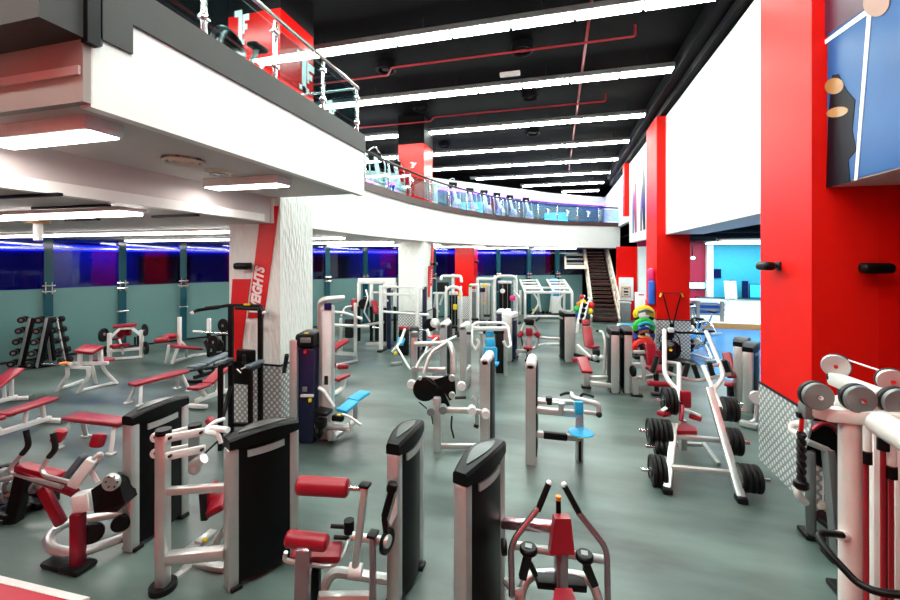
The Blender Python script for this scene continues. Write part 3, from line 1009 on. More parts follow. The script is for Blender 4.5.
# ---- machine with tower A: seated back / abdominal machine, front left
t = T('abdominal_machine', 'abdominal machine with red seat and padded handles beside black weight tower, front left', 'gym machine', (-4.3, 3.3, 0))
tower(t, (-4.25, 3.2), (-4.25, 3.78), 1.4, .2)
D = 4.05
t.p('base_frame', 'silver', M().tube([q(128, 536, 4.25), q(78, 554, 3.93), q(50, 549, 3.95), q(48, 536, 4.1), q(64, 523, 4.35), q(128, 512, 4.6)], .045, fil=.12, n=10))
t.p('upright', 'maroon_reflect', M().bar(q(78, 568, 3.92), q(78, 512, 3.92), .1, .1, .02))
t.p('foot', 'black_rubber', M().box(V((q(78, 570, 3.92).x, q(78, 570, 3.92).y, .03)), (.26, .2, .06), .03).box(V((q(60, 566, 3.98).x, q(60, 566, 3.98).y, .03)), (.26, .2, .06), .03))
t.p('housing', 'white_metal', M().bar(q(75, 503, 3.95), q(93, 499, 3.98), .12, .18, .02))
t.p('cam_cover', 'black', M().prism([q(91, 490, 3.97), q(106, 480, 4.0), q(119, 484, 4.0), q(125, 504, 4.0), q(117, 512, 4.0), q(94, 513, 3.97)], FW * .16))
cd = t.p('cam_disc', 'silver', discs(q(111.5, 482, 3.93), FW, .08, .06))
bl = M()
for k in range(6):
    a = k * PI / 3
    bl.cyl(q(111.5, 482, 3.9) + RT * math.cos(a) * .055 + UP3 * math.sin(a) * .055, q(111.5, 482, 3.88) + RT * math.cos(a) * .055 + UP3 * math.sin(a) * .055, .009, n=8)
t.p('bolt', 'dark_metal', bl, cd)
t.p('lever_arm', 'white_metal', M().bar(q(73, 486, 3.95), q(93, 459, 4.0), .09, .1, .02).tube([q(93, 459, 4.0), q(100, 453, 4.0), q(102, 456, 4.02), q(91, 470, 4.05), q(98, 482, 4.05)], .02))
t.p('arm_pad', 'grey_vinyl', M().bar(q(63, 482, 4.1), q(84, 455, 4.1), .08, .06, .025))
t.p('roller_pad', 'red_vinyl', M().bar(q(95.5, 448, 4.15), q(100.5, 433, 4.2), .12, .1, .035))
t.p('roller_pad', 'red_vinyl', M().bar(q(56, 442, 4.4), q(62, 429, 4.42), .13, .12, .04))
t.p('seat_pad', 'red_vinyl', M().bar(q(19, 467, 4.25), q(62, 477, 4.15), .13, .1, .04))
t.p('seat_frame', 'maroon_reflect', M().bar(q(20, 472, 4.2), q(76, 493, 4.0), .07, .06, .01))
for pts in ([(62, 487, 4.0), (12, 473, 4.2), (10, 468, 4.2), (22, 454, 4.22)], [(70, 482, 4.0), (45, 476, 4.08), (41, 469, 4.1), (49, 457, 4.12)]):
    t.p('handle', 'silver', M().tube([q(*p) for p in pts], .02, fil=.08))
t.p('grip', 'black_rubber', M().tube([q(22, 454, 4.22), q(29, 446, 4.22), q(26, 430, 4.22)], .027, fil=.06))
t.p('grip', 'black_rubber', M().tube([q(49, 457, 4.12), q(56, 449, 4.12), q(53, 433, 4.12)], .027, fil=.06))
t.p('strut', 'maroon_reflect', M().bar(q(42, 487, 4.15), q(62, 524, 4.2), .09, .09, .02))
t.p('wheel', 'black', discs(q(92, 533, 4.0), FW * .8 - RT * .5, .1, .05))
t.p('wheel', 'black', discs(q(121, 523, 4.1), FW * .8 - RT * .5, .085, .05))
t.p('beam', 'silver', M().bar(q(80, 505, 4.0), q(128, 510, 4.3), .07, .06, .01))

# ---- machine with tower B: standing frame with parallel links
t = T('shoulder_machine', 'machine with pinkish silver ladder frame and paired link arms joined to wide black tower', 'gym machine', (-3.0, 3.2, 0))
tower(t, (-2.88, 3.07), (-2.6, 3.56), 1.38, .22, .14)
def vpost(px, py0, py1, d, w=.1, m='silver', nm='upright'):
    a, b_ = q(px, py0, d), q(px, py1, d)
    b_ = V((a.x, a.y, b_.z))
    return t.p(nm, m, M().bar(a, b_, w, w, .02))
vpost(163, 592, 433, 3.68, .1)
t.p('post_cap', 'black', M().cyl(q(163.5, 434, 3.68), q(163.5, 429, 3.68), .065, n=14))
t.p('foot', 'black_rubber', M().cyl(V((q(163, 590, 3.68).x, q(163, 590, 3.68).y, 0)), V((q(163, 590, 3.68).x, q(163, 590, 3.68).y, .05)), .11, n=18))
t.p('crossbar', 'silver', M().bar(q(167, 491, 3.68), q(226, 487, 3.72), .07, .07, .02))
t.p('crossbar', 'silver', M().bar(q(167, 558, 3.68), q(226, 552, 3.72), .1, .1, .02))
vpost(194, 470, 427, 3.95, .08, 'grey_metal', 'link_post')
t.p('post_cap', 'black', M().cyl(q(195, 428, 3.95), q(195, 424, 3.95), .06, n=14))
for (a, b_) in (((169, 438), (201, 432)), ((169, 456), (202, 449))):
    for dd in (-.09,):
        t.p('link_arm', 'white_metal', M().bar(q(a[0], a[1], 3.66 + dd), q(b_[0], b_[1], 3.8 + dd), .03, .075, .03, ext=.06))
for (px, py) in ((156, 437), (156, 453)):
    t.p('joint', 'white_metal', discs(q(px, py, 3.78), FW, .045, .05))
    t.p('bolt', 'black', discs(q(px, py, 3.75), FW, .016, .03, 8))
for (px, py) in ((170, 438), (201, 432.5), (170, 456), (202, 449.5)):
    t.p('bolt', 'black', discs(q(px, py, 3.545 if px < 180 else 3.69), FW, .013, .03, 8))
for (a, b_) in (((157, 437), (194, 428)), ((157, 453), (194, 446))):
    t.p('link_arm', 'white_metal', M().bar(q(a[0], a[1], 3.8), q(b_[0], b_[1], 4.0), .03, .065, .03, ext=.04))
t.p('pivot_block', 'silver', M().cyl(q(192, 466, 3.85), q(204, 458, 3.85), .05, n=14).sphere(q(195, 468, 3.85), .06))
t.p('handle', 'white_metal', M().tube([q(200, 432, 3.85), q(212, 428, 3.9), q(228, 430, 3.8)], .028).tube([q(205, 432, 3.85), q(218, 433, 3.85), q(221, 443, 3.85)], .02).tube([q(200, 434, 3.9), q(214, 422, 4.0), q(224, 419, 4.1)], .02))
t.p('back_pad', 'red_vinyl', M().bar(q(208, 424, 4.2), q(214, 420, 4.2), .1, .12, .04))
t.p('back_pad', 'red_vinyl', M().bar(q(209, 512, 4.25), q(213, 482, 4.3), .06, .14, .025))
t.p('seat_pad', 'red_vinyl', M().bar(q(209, 508, 4.15), q(226, 499, 4.2), .3, .08, .03))
t.p('seat_post', 'dark_metal', M().bar(q(205, 520, 4.2), q(203, 493, 4.2), .07, .05, .01))
t.p('base_frame', 'silver', M().bar(q(167, 586, 3.7), q(192, 564, 4.0), .09, .06, .015).bar(q(192, 564, 4.0), q(226, 568, 3.9), .09, .06, .015))
t.p('pedal', 'silver', M().box(q(199, 543, 4.15), (.12, .25, .04), .01).box(q(206, 537, 4.2), (.1, .2, .04), .01).bar(q(214, 548, 4.1), q(225, 528, 4.2), .05, .05))
t.p('pin', 'yellow', M().sphere(q(205, 540, 4.1), .025))
t.p('cable', 'dark_metal', M().tube([q(203, 455, 3.9), q(219, 440, 4.0), q(226, 436, 3.9)], .01))

# ---- machine with tower C: leg curl / roller machine
t = T('leg_curl_machine', 'leg machine with long red roller pad and red padded seat, front centre left', 'gym machine', (-1.6, 3.2, 0))
tower(t, (-1.36, 3.27), (-1.33, 3.76), 1.42, .19, .12)
t.p('roller_pad', 'red_vinyl', M().cyl(q(297, 485, 3.35), q(349, 488, 3.35), .075, n=20, bev=.02))
t.p('roller_axle', 'steel', M().cyl(q(348, 488, 3.35), q(366, 489, 3.35), .02, n=10))
t.p('lever_arm', 'silver', M().bar(q(365, 486, 3.35), q(355, 570, 3.35), .06, .07, .02))
t.p('joint', 'white_metal', M().cyl(q(349, 570, 3.35), q(362, 571, 3.35), .055, n=14))
t.p('arm_cap', 'black', M().box(q(365, 485, 3.35), (.09, .08, .03), .01))
t.p('seat_pad', 'red_vinyl', M().cyl(q(286, 538, 3.2), q(328, 543, 3.2), .065, n=18, bev=.02))
t.p('back_pad', 'red_vinyl', M().bar(q(292, 552, 3.35), q(342, 552, 3.4), .2, .07, .03))
t.p('upright', 'red_reflect_silver', M().bar(q(304, 546, 3.15), q(301, 640, 3.2), .11, .1, .02))
t.p('seat_tube', 'silver', M().tube([q(286, 552, 3.25), q(284, 560, 3.25), q(300, 563, 3.25), q(330, 567, 3.3), q(343, 557, 3.35), q(349, 540, 3.45)], .018, fil=.05))
t.p('grip', 'black_rubber', M().cyl(q(331, 526, 3.5), q(347, 527, 3.5), .018, n=10).cyl(q(334, 537, 3.5), q(349, 538, 3.5), .018, n=10))
t.p('pivot_head', 'black', M().cyl(q(349, 532, 3.5), q(349, 520, 3.5), .045, n=14))
t.p('axle', 'silver', M().cyl(q(352, 536, 3.45), q(384, 541, 3.45), .035, n=14))
t.p('bracket_post', 'red_reflect_silver', M().bar(q(373, 535, 3.38), q(373, 605, 3.42), .05, .09, .015))
t.p('arm_cap', 'black', M().box(q(373, 534, 3.38), (.08, .1, .03), .01))
t.p('cam_disc', 'black', discs(q(387, 541, 3.38), RT * .9 + FW * -.4, .1, .04))
t.p('hub', 'silver', discs(q(386.5, 541, 3.34), RT * .9 + FW * -.4, .05, .05))
t.p('cam_lever', 'black', M().bar(q(387, 541, 3.36), q(384, 516, 3.38), .05, .05, .02).bar(q(384, 518, 3.38), q(393, 486, 3.4), .05, .06, .02))
t.p('cam_head', 'black', M().bar(q(391, 492, 3.38), q(393, 482, 3.38), .09, .09, .03))
t.p('guard', 'white_metal', M().prism([q(389, 522, 3.36), q(397, 494, 3.4), q(397, 514, 3.4), q(391, 526, 3.36)], FW * .03))
t.p('base_frame', 'silver', M().tube([q(318, 600, 3.5), q(332, 571, 3.6), q(392, 580, 3.6)], .045, fil=.08).tube([q(318, 598, 3.3), q(340, 597, 3.35), q(368, 597, 3.4)], .045, fil=.05))
t.p('seat_post', 'black', M().bar(q(316, 568, 3.35), q(316, 600, 3.4), .07, .07, .01))

# ---- machine with tower D: chest supported row
t = T('rowing_machine', 'seated row machine with two upright black grips and red chest pad, front centre', 'gym machine', (-.2, 3.2, 0))
tower(t, (-.68, 2.95), (-.5, 3.5), 1.43, .2, .12)
t.p('tower_decal', 'orange', M().box(q(484, 462, 3.25), (.03, .03, .05), .01).box(q(491, 548, 3.3), (.02, .03, .03), .005).box(q(491, 571, 3.3), (.02, .03, .03), .005))
D = 3.25
t.p('cross_beam', 'red_reflect_silver', M().bar(q(500, 522, 3.5), q(557, 527, 3.3), .09, .08, .02))
t.p('upright', 'red_reflect_silver', M().bar(q(561, 520, D), q(561, 636, D), .1, .1, .02))
t.p('chest_pad', 'red_vinyl', M().prism([q(555, 519, D - .1), q(571, 519, D - .1), q(575, 555, D - .12), q(550, 555, D - .12)], FW * .07), label='red trapezoid chest pad')
t.p('seat_pad', 'red_vinyl', M().prism([q(555, 588, 3.0), q(572, 588, 3.0), q(580, 612, 2.8), q(550, 612, 2.8)], UP3 * -.07))
t.p('seat_post', 'maroon_reflect', M().bar(q(564, 598, 2.95), V((q(564, 660, 2.95).x, q(564, 660, 2.95).y, .01)), .08, .08, .015))
t.p('foot', 'black_rubber', M().box(V((q(561, 640, D).x, q(561, 640, D).y, .02)), (.4, .12, .04), .01).box(V((q(564, 660, 2.95).x, q(564, 660, 2.95).y, .02)), (.3, .12, .04), .01))
t.p('pin', 'orange', M().cyl(q(558.5, 500, D), q(558.5, 496, D), .022, n=10))
t.p('adjuster', 'black', M().cyl(q(558.5, 522, D), q(558.5, 498, D), .02, n=10))
for pts, gp in (([(512, 596, 3.1), (511, 549, 3.1), (515, 538, 3.1), (538, 508, 3.15)], [(538, 510, 3.15), (549, 483, 3.15)]),
                ([(608, 606, 3.1), (607, 556, 3.1), (604, 545, 3.1), (578, 512, 3.15)], [(579, 513, 3.15), (564, 485, 3.15)])):
    t.p('handle', 'red_reflect_silver', M().tube([q(*p) for p in pts], .024, fil=.07, n=10))
    gr = t.p('grip', 'black_rubber', M().tube([q(*p) for p in gp], .024, n=10))
    e1 = q(*gp[1])
    t.p('grip_cap', 'white_metal', M().sphere(e1, .024), gr)
for px, py in ((528.5, 550), (584.5, 557)):
    c = q(px, py, 3.15)
    dk = t.p('pivot_cap', 'black', M().cyl(c - UP3 * .02, c + UP3 * .03, .068, n=20, bev=.01))
    t.p('cap_badge', 'grey_metal', M().box(c + UP3 * .032, (.05, .05, .006)), dk)
    t.p('linkage', 'dark_metal', M().bar(c - UP3 * .02, c - UP3 * .22 + RT * (-.05 if px < 550 else .08), .05, .06, .01).bar(c - UP3 * .08, c - UP3 * .2 + RT * .06, .04, .04, .01))
t.p('axle', 'silver', M().cyl(q(514, 545, 3.25), q(606, 560, 3.25), .032, n=12))
t.p('knob', 'black', discs(q(504, 547, 3.2), RT, .06, .04))
t.p('base_frame', 'silver', M().tube([V((q(518, 606, 3.25).x, q(518, 606, 3.25).y, .02)), q(518, 606, 3.25), q(526, 575, 3.35), q(558, 573, 3.4), q(592, 578, 3.35), q(602, 610, 3.25), V((q(602, 610, 3.25).x, q(602, 610, 3.25).y, .02))], .04, fil=.12, n=10).tube([q(505, 580, 3.3), q(516, 592, 3.2), q(523, 592, 3.2)], .03))
t.p('weight_box', 'black', M().bar(q(536, 580, 3.3), q(585, 584, 3.3), .12, .06, .01))

# ---- dark machine at the far left edge
t = T('dark_step_machine', 'dark machine with black frame and small grey discs at the left edge', 'gym machine', (-5.6, 3.2, 0))
t.p('upright', 'black', M().bar(q(8, 545, 4.6), q(26, 468, 4.7), .14, .12, .02))
t.p('base_rail', 'black', M().bar(q(-14, 566, 4.5), q(62, 516, 5.1), .12, .08, .02))
t.p('deck', 'grey_metal', M().bar(q(22, 530, 4.9), q(62, 506, 5.3), .3, .04, .01))
t.p('rail', 'black', M().bar(q(-10, 505, 4.8), q(58, 488, 5.2), .1, .08, .02).bar(q(-10, 530, 4.8), q(20, 520, 5.0), .1, .08, .02))
t.p('frame', 'black', M().bar(q(-10, 478, 4.8), q(34, 470, 4.9), .1, .08, .02).bar(q(-10, 470, 5.0), q(18, 464, 5.1), .09, .06, .02))
for px, py in ((5, 497), (34, 487), (42, 484), (10, 486), (4, 474)):
    t.p('disc', 'grey_metal', discs(q(px, py, 4.75), RT, .07, .07))
t.p('lever_arm', 'silver', M().cyl(q(-5, 498, 4.7), q(48, 484, 4.9), .025, n=10).cyl(q(0, 480, 4.7), q(16, 477, 4.7), .03, n=10))
t.p('pedal', 'black', M().box(q(38, 500, 4.9), (.3, .2, .06), .02).box(q(10, 510, 4.7), (.3, .25, .06), .02))
t.p('spring_box', 'dark_metal', M().box(q(46, 495, 5.0), (.2, .2, .25), .03).box(q(4, 520, 4.9), (.25, .2, .2), .03))

t = T('floor_mat', 'red mat with white border on the floor at bottom left corner', 'mat', (-5.2, 2.2, 0))
t.p('surface', 'mat_red', M().prism([g(-60, 574), g(-2, 585), g(76, 604), g(90, 640), g(-150, 640)], (0, 0, .02)))
t.p('border', 'paper', M().prism([g(-60, 566), g(0, 578), g(90, 600), g(76, 604), g(-2, 585), g(-60, 574)], (0, 0, .025)))

# ---- navy stack by the white column + silver lat machine with blue bench
t = T('triceps_machine', 'navy weight stack machine with black top against the white column', 'gym machine', (q(303, 440, 6.5).x, q(303, 440, 6.5).y, 0))
a, b_ = q(292, 440, 6.55), q(310, 440, 6.45)
def vbox(t, nm, m, px0, px1, py0, py1, d, dep, bev=.02, par=None, floor=False):
    """Box spanning a pixel rectangle at depth d, dep metres deep (away)."""
    p0, p1 = q(px0, py1, d), q(px1, py0, d)
    if floor:
        p0.z = 0.0
    c = (p0 + p1) / 2 + FW * dep / 2
    w = abs(px1 - px0) * d / F
    h = abs(p1.z - p0.z)
    R = Matrix((RT, FW, UP3)).transposed()
    return t.p(nm, m, M().box(c, (w, dep, h), bev, R), par)
vbox(t, 'tower_post', 'silver', 289, 297, 340, 450, 6.5, .12, floor=True)
vbox(t, 'shroud', 'navy', 297, 314, 348, 445, 6.55, .5, .06)
vbox(t, 'stack_case', 'dark_metal', 294, 318, 343, 440, 6.75, .45, .06)
vbox(t, 'cap', 'black', 294, 314, 334, 348, 6.5, .5, .06)
vbox(t, 'cap_window', 'grey_metal', 300, 310, 338, 343, 6.47, .04, .01)
vbox(t, 'badge', 'yellow', 304, 308, 333, 335, 6.55, .05, .005)
vbox(t, 'badge', 'red_plastic', 303.5, 306, 350, 354, 6.53, .02, .004)
vbox(t, 'adjuster', 'white_metal', 300, 313, 395, 397.5, 6.5, .05, .01)
vbox(t, 'pin', 'yellow', 308, 311, 399, 402.5, 6.5, .05, .01)
vbox(t, 'badge', 'grey_metal', 302, 307, 387, 392, 6.53, .02, .01)
t.p('mount_arm', 'dark_metal', M().bar(q(287, 355, 6.6), q(284, 372, 6.9), .06, .06))

t = T('lat_pulldown_machine', 'tall flat silver cable upright with bent top arm and pale blue bench', 'gym machine', (q(326, 440, 6.7).x, q(326, 440, 6.7).y, 0))
vbox(t, 'upright', 'silver', 318.5, 332.5, 306, 440, 6.7, .16, .03, floor=True)
vbox(t, 'face_panel', 'white_metal', 322, 331, 311, 432, 6.68, .03, .01)
vbox(t, 'display', 'screen', 324, 331, 303, 310, 6.66, .05, .01)
vbox(t, 'emblem', 'dark_metal', 324, 328, 376, 385, 6.67, .02, .01)
t.p('overhead_arm', 'silver', M().tube([q(320.5, 330, 6.75), q(320.5, 302, 6.75), q(326, 299.5, 6.75), q(344, 298.5, 6.9)], .055, fil=.12, n=10))
t.p('seat_pad', 'blue_vinyl', padq([q(336.5, 409, 6.75), q(346.5, 411, 6.65), q(358, 401, 6.95), q(347.5, 398, 7.05)], .06))
t.p('back_pad', 'blue_vinyl', padq([q(348, 398, 7.05), q(358.5, 400, 6.95), q(369, 391, 7.3), q(359, 389, 7.4)], .06), label='pale blue bench pad')
t.p('leg', 'silver', M().bar(q(355.5, 400, 7.2), q(355.5, 421, 7.2), .08, .08, .01))
t.p('base_beam', 'silver', M().cyl(q(316, 425, 6.6), q(350, 428, 6.5), .055, n=12).bar(q(333, 438, 6.65), q(356, 420, 7.2), .1, .06, .01).bar(q(330, 428, 6.6), q(332, 440, 6.6), .12, .1, .02))
t.p('lever_arm', 'white_metal', M().tube([q(319, 388, 6.6), q(323, 390, 6.55), q(334, 407, 6.55)], .03, fil=.06))
t.p('handle', 'silver', M().tube([q(342, 414, 6.5), q(350, 417, 6.45), q(361, 425, 6.4)], .02).tube([q(346, 430, 6.4), q(352, 431, 6.4), q(349, 421, 6.4)], .012))
t.p('leg_pad', 'black', M().bar(q(316, 410, 6.5), q(330, 413, 6.45), .24, .07, .03).box(q(321, 423, 6.45), (.16, .16, .16), .04).box(q(338, 418, 6.5), (.2, .1, .1), .03))
t.p('wheel', 'black', discs(q(319, 432, 6.5), RT, .1, .07))
t.p('pin', 'yellow', M().box(q(339, 415, 6.5), (.06, .05, .02), .005))

# ---- cable machine with black cams, centre
t = T('cam_row_machine', 'white machine with two large black cam discs and jointed low beam, centre', 'gym machine', (q(437, 452, 6.25).x, q(437, 452, 6.25).y, 0))
vbox(t, 'upright', 'silver', 433, 441, 398, 454, 6.25, .12, .03, floor=True)
vbox(t, 'upright', 'silver', 411, 417, 335, 380, 7.0, .12, .03)
vbox(t, 'post_cap', 'grey_metal', 410.5, 417.5, 332, 338, 6.98, .14, .03)
t.p('frame', 'silver', M().tube([q(415, 344, 7.0), q(440, 343.5, 6.9), q(449, 342, 6.8), q(453, 352, 6.7), q(453, 380, 6.6)], .045, fil=.14, n=10))
t.p('swing_arm', 'silver', M().tube([q(424, 374, 6.6), q(430, 353, 6.7), q(448, 342, 6.8)], .035, fil=.12, n=10).tube([q(416, 368, 6.8), q(423, 355, 6.9), q(436, 346, 7.0), q(456, 337, 7.4)], .03, fil=.1, n=10))
t.p('cross_beam', 'silver', M().bar(q(412, 369, 6.9), q(446, 370, 6.8), .09, .08, .02).bar(q(425, 378, 6.5), q(450, 378, 6.5), .07, .06, .02))
t.p('cam_disc', 'black', discs(q(425, 389, 6.4), FW, .19, .06, 28))
t.p('cam_disc', 'black', M().prism([q(434, 380, 6.45), q(450, 375, 6.45), q(455, 382, 6.45), q(456, 394, 6.45), q(450, 401, 6.45), q(444, 392, 6.45), q(450, 406, 6.45), q(442, 408, 6.45), q(433, 400, 6.45)], FW * .07))
for px, py in ((420, 378), (452, 378), (452, 395)):
    t.p('bolt_cap', 'silver', discs(q(px, py, 6.33), FW, .05 if px > 440 else .03, .08))
for px, py in ((411.5, 384), (461.5, 386)):
    t.p('end_cap', 'white_metal', discs(q(px, py, 6.45), FW, .07, .1))
t.p('cable', 'black', M().tube([q(419, 402, 6.35), q(431, 412, 6.2), q(433, 424, 6.2)], .01).tube([q(426, 379, 6.32), q(440, 388, 6.3)], .012).tube([q(452, 416, 6.2), q(451, 427, 6.2), q(454, 438, 6.2)], .014))
t.p('beam', 'silver', M().bar(q(444, 410, 6.15), q(475, 411, 6.15), .09, .09, .03).bar(q(472, 410, 6.12), q(485, 413.5, 6.05), .06, .08, .02))
for px, py in ((431, 410.5), (443, 409), (472, 410), (485.5, 413.5)):
    t.p('joint', 'grey_metal' if px < 460 else 'white_metal', discs(q(px, py, 6.05), FW, .065, .14))
t.p('base_frame', 'silver', M().bar(q(441, 446, 6.3), q(482, 446, 6.4), .07, .07, .01))
t.p('handle', 'silver', M().tube([q(472, 397, 6.2), q(476, 401, 6.2), q(477, 424, 6.2)], .03, fil=.06))
t.p('grip', 'black_rubber', M().cyl(q(455, 398, 6.2), q(466, 397.5, 6.2), .022, n=10).cyl(q(474, 425, 6.2), q(478, 427, 6.2), .03, n=10))
t.p('seat_pad', 'grey_vinyl', padq([q(432, 374, 6.7), q(446, 374, 6.7), q(446, 369, 7.0), q(433, 369, 7.0)], .06))
def slim_tower(t, px0, px1, py0, py1, d, dark=True, side=1):
    """Narrow rounded upright with a black stack case behind its face."""
    p0, p1 = q(px0, py1, d), q(px1, py0, d)
    c = (p0 + p1) / 2
    w = (px1 - px0) * d / F
    h = p1.z
    R = Matrix((V((1, 0, 0)), V((0, 1, 0)), UP3)).transposed()
    rings = []
    n0 = V((c.x, c.y, 0))
    for y, dz in ((0, -.05), (.05, -.01), (.12, 0), (.38, 0), (.45, -.01), (.5, -.05)):
        rings.append([n0 + V((-w / 2, y, 0)), n0 + V((w / 2, y, 0)), n0 + V((w / 2, y, h - .05 + dz)), n0 + V((w * .3, y, h + dz)), n0 + V((-w * .3, y, h + dz)), n0 + V((-w / 2, y, h - .05 + dz))])
    t.p('tower_post', 'silver', M().ring_sweep(rings))
    t.p('cap', 'white_metal', M().cyl(n0 + V((0, .0, h - .06)), n0 + V((0, .5, h - .06)), w * .53, n=16, bev=.03))
    t.p('shroud', 'black', M().box(n0 + V((side * w * .3, .27, h * .5)), (w * .62, .4, h * .9), .02))
slim_tower(t, 480, 489.5, 358, 458, 6.15)

t = T('weight_tower', 'slim silver weight tower behind the black cam discs, left of a matching one', 'gym machine', (q(443, 383, 9.7).x, q(443, 383, 9.7).y, 0))
slim_tower(t, 439.5, 446.5, 323, 383, 9.7)
t.p('arm', 'silver', M().tube([q(437, 338, 9.5), q(428, 345, 9.3), q(424, 356, 9.2)], .03).cyl(q(430, 350, 9.6), q(440, 350, 9.7), .03))
t = T('weight_tower', 'slim silver weight tower with cable arms nearest the blue padded press', 'gym machine', (q(463, 388, 9.35).x, q(463, 388, 9.35).y, 0))
slim_tower(t, 459.5, 466.5, 325, 388, 9.35, side=-1)
t.p('arm', 'dark_metal', M().tube([q(462, 335, 9.6), q(452, 337, 9.4), q(444, 345, 9.2)], .035).tube([q(465, 334, 9.4), q(468, 333, 9.35), q(470, 333.5, 9.3)], .035))
t.p('base_frame', 'silver', M().bar(q(466, 367, 9.5), q(470, 366, 9.5), .1, .1, .02).bar(q(466, 376, 9.4), q(470, 376, 9.4), .1, .1, .02).tube([q(467, 382, 9.3), q(468, 368, 9.3), q(470, 366, 9.4)], .04))

# ---- blue chest press
t = T('chest_press_machine', 'chest press with three stacked bright blue pads in white arched frame', 'gym machine', (q(492, 380, 9.9).x, q(492, 380, 9.9).y, 0))
d = 9.9
t.p('back_pad', 'blue_vinyl', M().bar(q(489.5, 331, d + .15), q(490, 337, d + .12), .22, .07, .03))
t.p('back_pad', 'blue_vinyl', M().bar(q(490, 338.5, d + .1), q(490.8, 346.5, d + .08), .24, .07, .03))
t.p('back_pad', 'blue_vinyl', M().box(q(490.5, 354, d + .02), (.33, .08, .34), .035, Matrix.Rotation(-YAW * -1, 3, 'Z')))
t.p('seat_pad', 'blue_vinyl', M().box(q(493.5, 363.5, d - .1), (.25, .3, .06), .025))
t.p('seat_post', 'dark_metal', M().bar(q(491, 365, d), V((q(491, 365, d).x, q(491, 365, d).y, .02)), .06, .06, .01))
t.p('pin', 'yellow', M().box(q(491.5, 367.5, d - .05), (.1, .05, .04), .01))
t.p('foot', 'silver', M().box(V((q(491, 380, d).x, q(491, 380, d).y, .03)), (.12, .5, .06), .02))
t.p('press_arm', 'white_metal', M().tube([q(476, 350, 9.6), q(471.5, 344, 9.6), q(472, 325, 9.9), q(478, 322.5, 10.0), q(503, 323, 10.2), q(508, 326, 10.1), q(511, 347, 9.6), q(506, 347.5, 9.6), q(503.5, 341, 9.6)], .035, fil=.1, n=10))
t.p('press_arm', 'white_metal', M().tube([q(476, 350, 9.6), q(479, 343, 9.6), q(477, 339, 9.6)], .035, fil=.1, n=10))
t.p('cross_beam', 'white_metal', M().bar(q(473, 328.5, 10.0), q(507, 328.5, 10.0), .1, .09, .02))
vbox(t, 'upright', 'silver', 479.5, 483, 333, 375, 10.3, .1, floor=True)
vbox(t, 'upright', 'silver', 504, 507.5, 328, 358, 10.3, .1, floor=True)
t.p('cross_beam', 'dark_metal', M().bar(q(483, 332, 10.35), q(504, 332, 10.35), .08, .08, .01))
vbox(t, 'stack_case', 'dark_metal', 496, 504, 333, 358, 10.6, .3, .03, floor=True)

# ---- machine F: silver tower with beam and blue pads
t = T('low_row_machine', 'silver tower machine with two beams, blue chest pad and round blue seat, centre floor', 'gym machine', (q(530, 464, 5.9).x, q(530, 464, 5.9).y, 0))
slim_tower(t, 525.5, 535.5, 362, 465, 5.9)
t.p('beam', 'silver', M().bar(q(536, 410, 5.95), q(580, 414, 5.95), .1, .1, .025).cyl(q(561, 403, 5.9), q(561, 414, 5.9), .04, n=12).bar(q(538, 402, 6.1), q(565, 404, 6.1), .06, .05, .01))
t.p('beam', 'silver', M().bar(q(536, 434, 5.95), q(580, 438, 5.95), .09, .09, .02))
t.p('sleeve', 'black', M().bar(q(543, 434.5, 5.94), q(567, 437, 5.94), .1, .1, .02))
vbox(t, 'leg', 'silver', 577, 584, 412, 464, 5.95, .1, .02, floor=True)
vbox(t, 'leg_slot', 'black', 579, 581.5, 440, 462, 5.93, .03, .005)
vbox(t, 'chest_pad', 'blue_vinyl', 575.5, 584, 402, 415.5, 5.8, .07, .025)
t.p('seat_pad', 'blue_vinyl', M().lathe(q(581, 434, 5.8), q(581, 430.5, 5.8), [(0, .1), (.02, .18), (.035, .17), (.05, .08)], 24))
vbox(t, 'pin', 'yellow', 579, 584, 438, 440.5, 5.78, .08, .01)
t.p('lever_arm', 'silver', M().tube([q(571, 394, 6.1), q(573, 398, 5.95), q(592, 402.5, 5.9), q(598, 404, 5.88), q(599, 414, 5.85)], .04, fil=.07, n=10).bar(q(584, 412, 5.9), q(599, 414, 5.85), .06, .05, .01).tube([q(536, 400, 6.2), q(578, 403, 6.2)], .04, n=10))
t.p('grip', 'black_rubber', M().tube([q(560.5, 395, 6.0), q(567, 392.5, 6.05), q(572, 394, 6.1)], .02).tube([q(594, 397, 6.0), q(586, 394, 6.05), q(582, 394, 6.1), q(580, 398, 6.1)], .02))
t.p('knob', 'dark_metal', M().cyl(q(549, 397, 6.1), q(549, 404, 6.1), .05, n=12).sphere(q(599, 414.5, 5.83), .045))

# ---- abdominal chair with red pads between two dark towers, further back
t = T('butterfly_machine', 'machine facing viewer with three small red pads and a long low beam, between dark towers', 'gym machine', (q(529, 360, 11.9).x, q(529, 360, 11.9).y, 0))
d = 11.9
tower(t, (q(507, 358, 11.9).x, q(507, 358, 11.9).y), (q(507, 358, 11.9).x + .12, q(507, 358, 11.9).y + .6), 1.38, .42, .3, shroud='navy', cap='white_metal', inset=False)
t.p('upright', 'silver', M().bar(q(529, 355, d), q(529, 330, d + .1), .14, .12, .02))
t.p('back_pad', 'red_vinyl', M().box(q(529, 332, d - .1), (.2, .1, .24), .04))
t.p('arm_pad', 'red_vinyl', M().cyl(q(518.5, 336.5, d - .1), q(522.5, 332, d - .1), .08, n=14, bev=.02))
t.p('arm_pad', 'red_vinyl', M().cyl(q(535, 332, d - .1), q(539, 336.5, d - .1), .08, n=14, bev=.02))
t.p('head_rest', 'black', M().box(q(529, 322, d), (.3, .14, .2), .05))
t.p('press_arm', 'silver', M().tube([q(526, 321, d), q(519, 336, d), q(521, 348, d)], .04).tube([q(532, 321, d), q(539, 334, d), q(536, 347, d), q(530, 350, d)], .04))
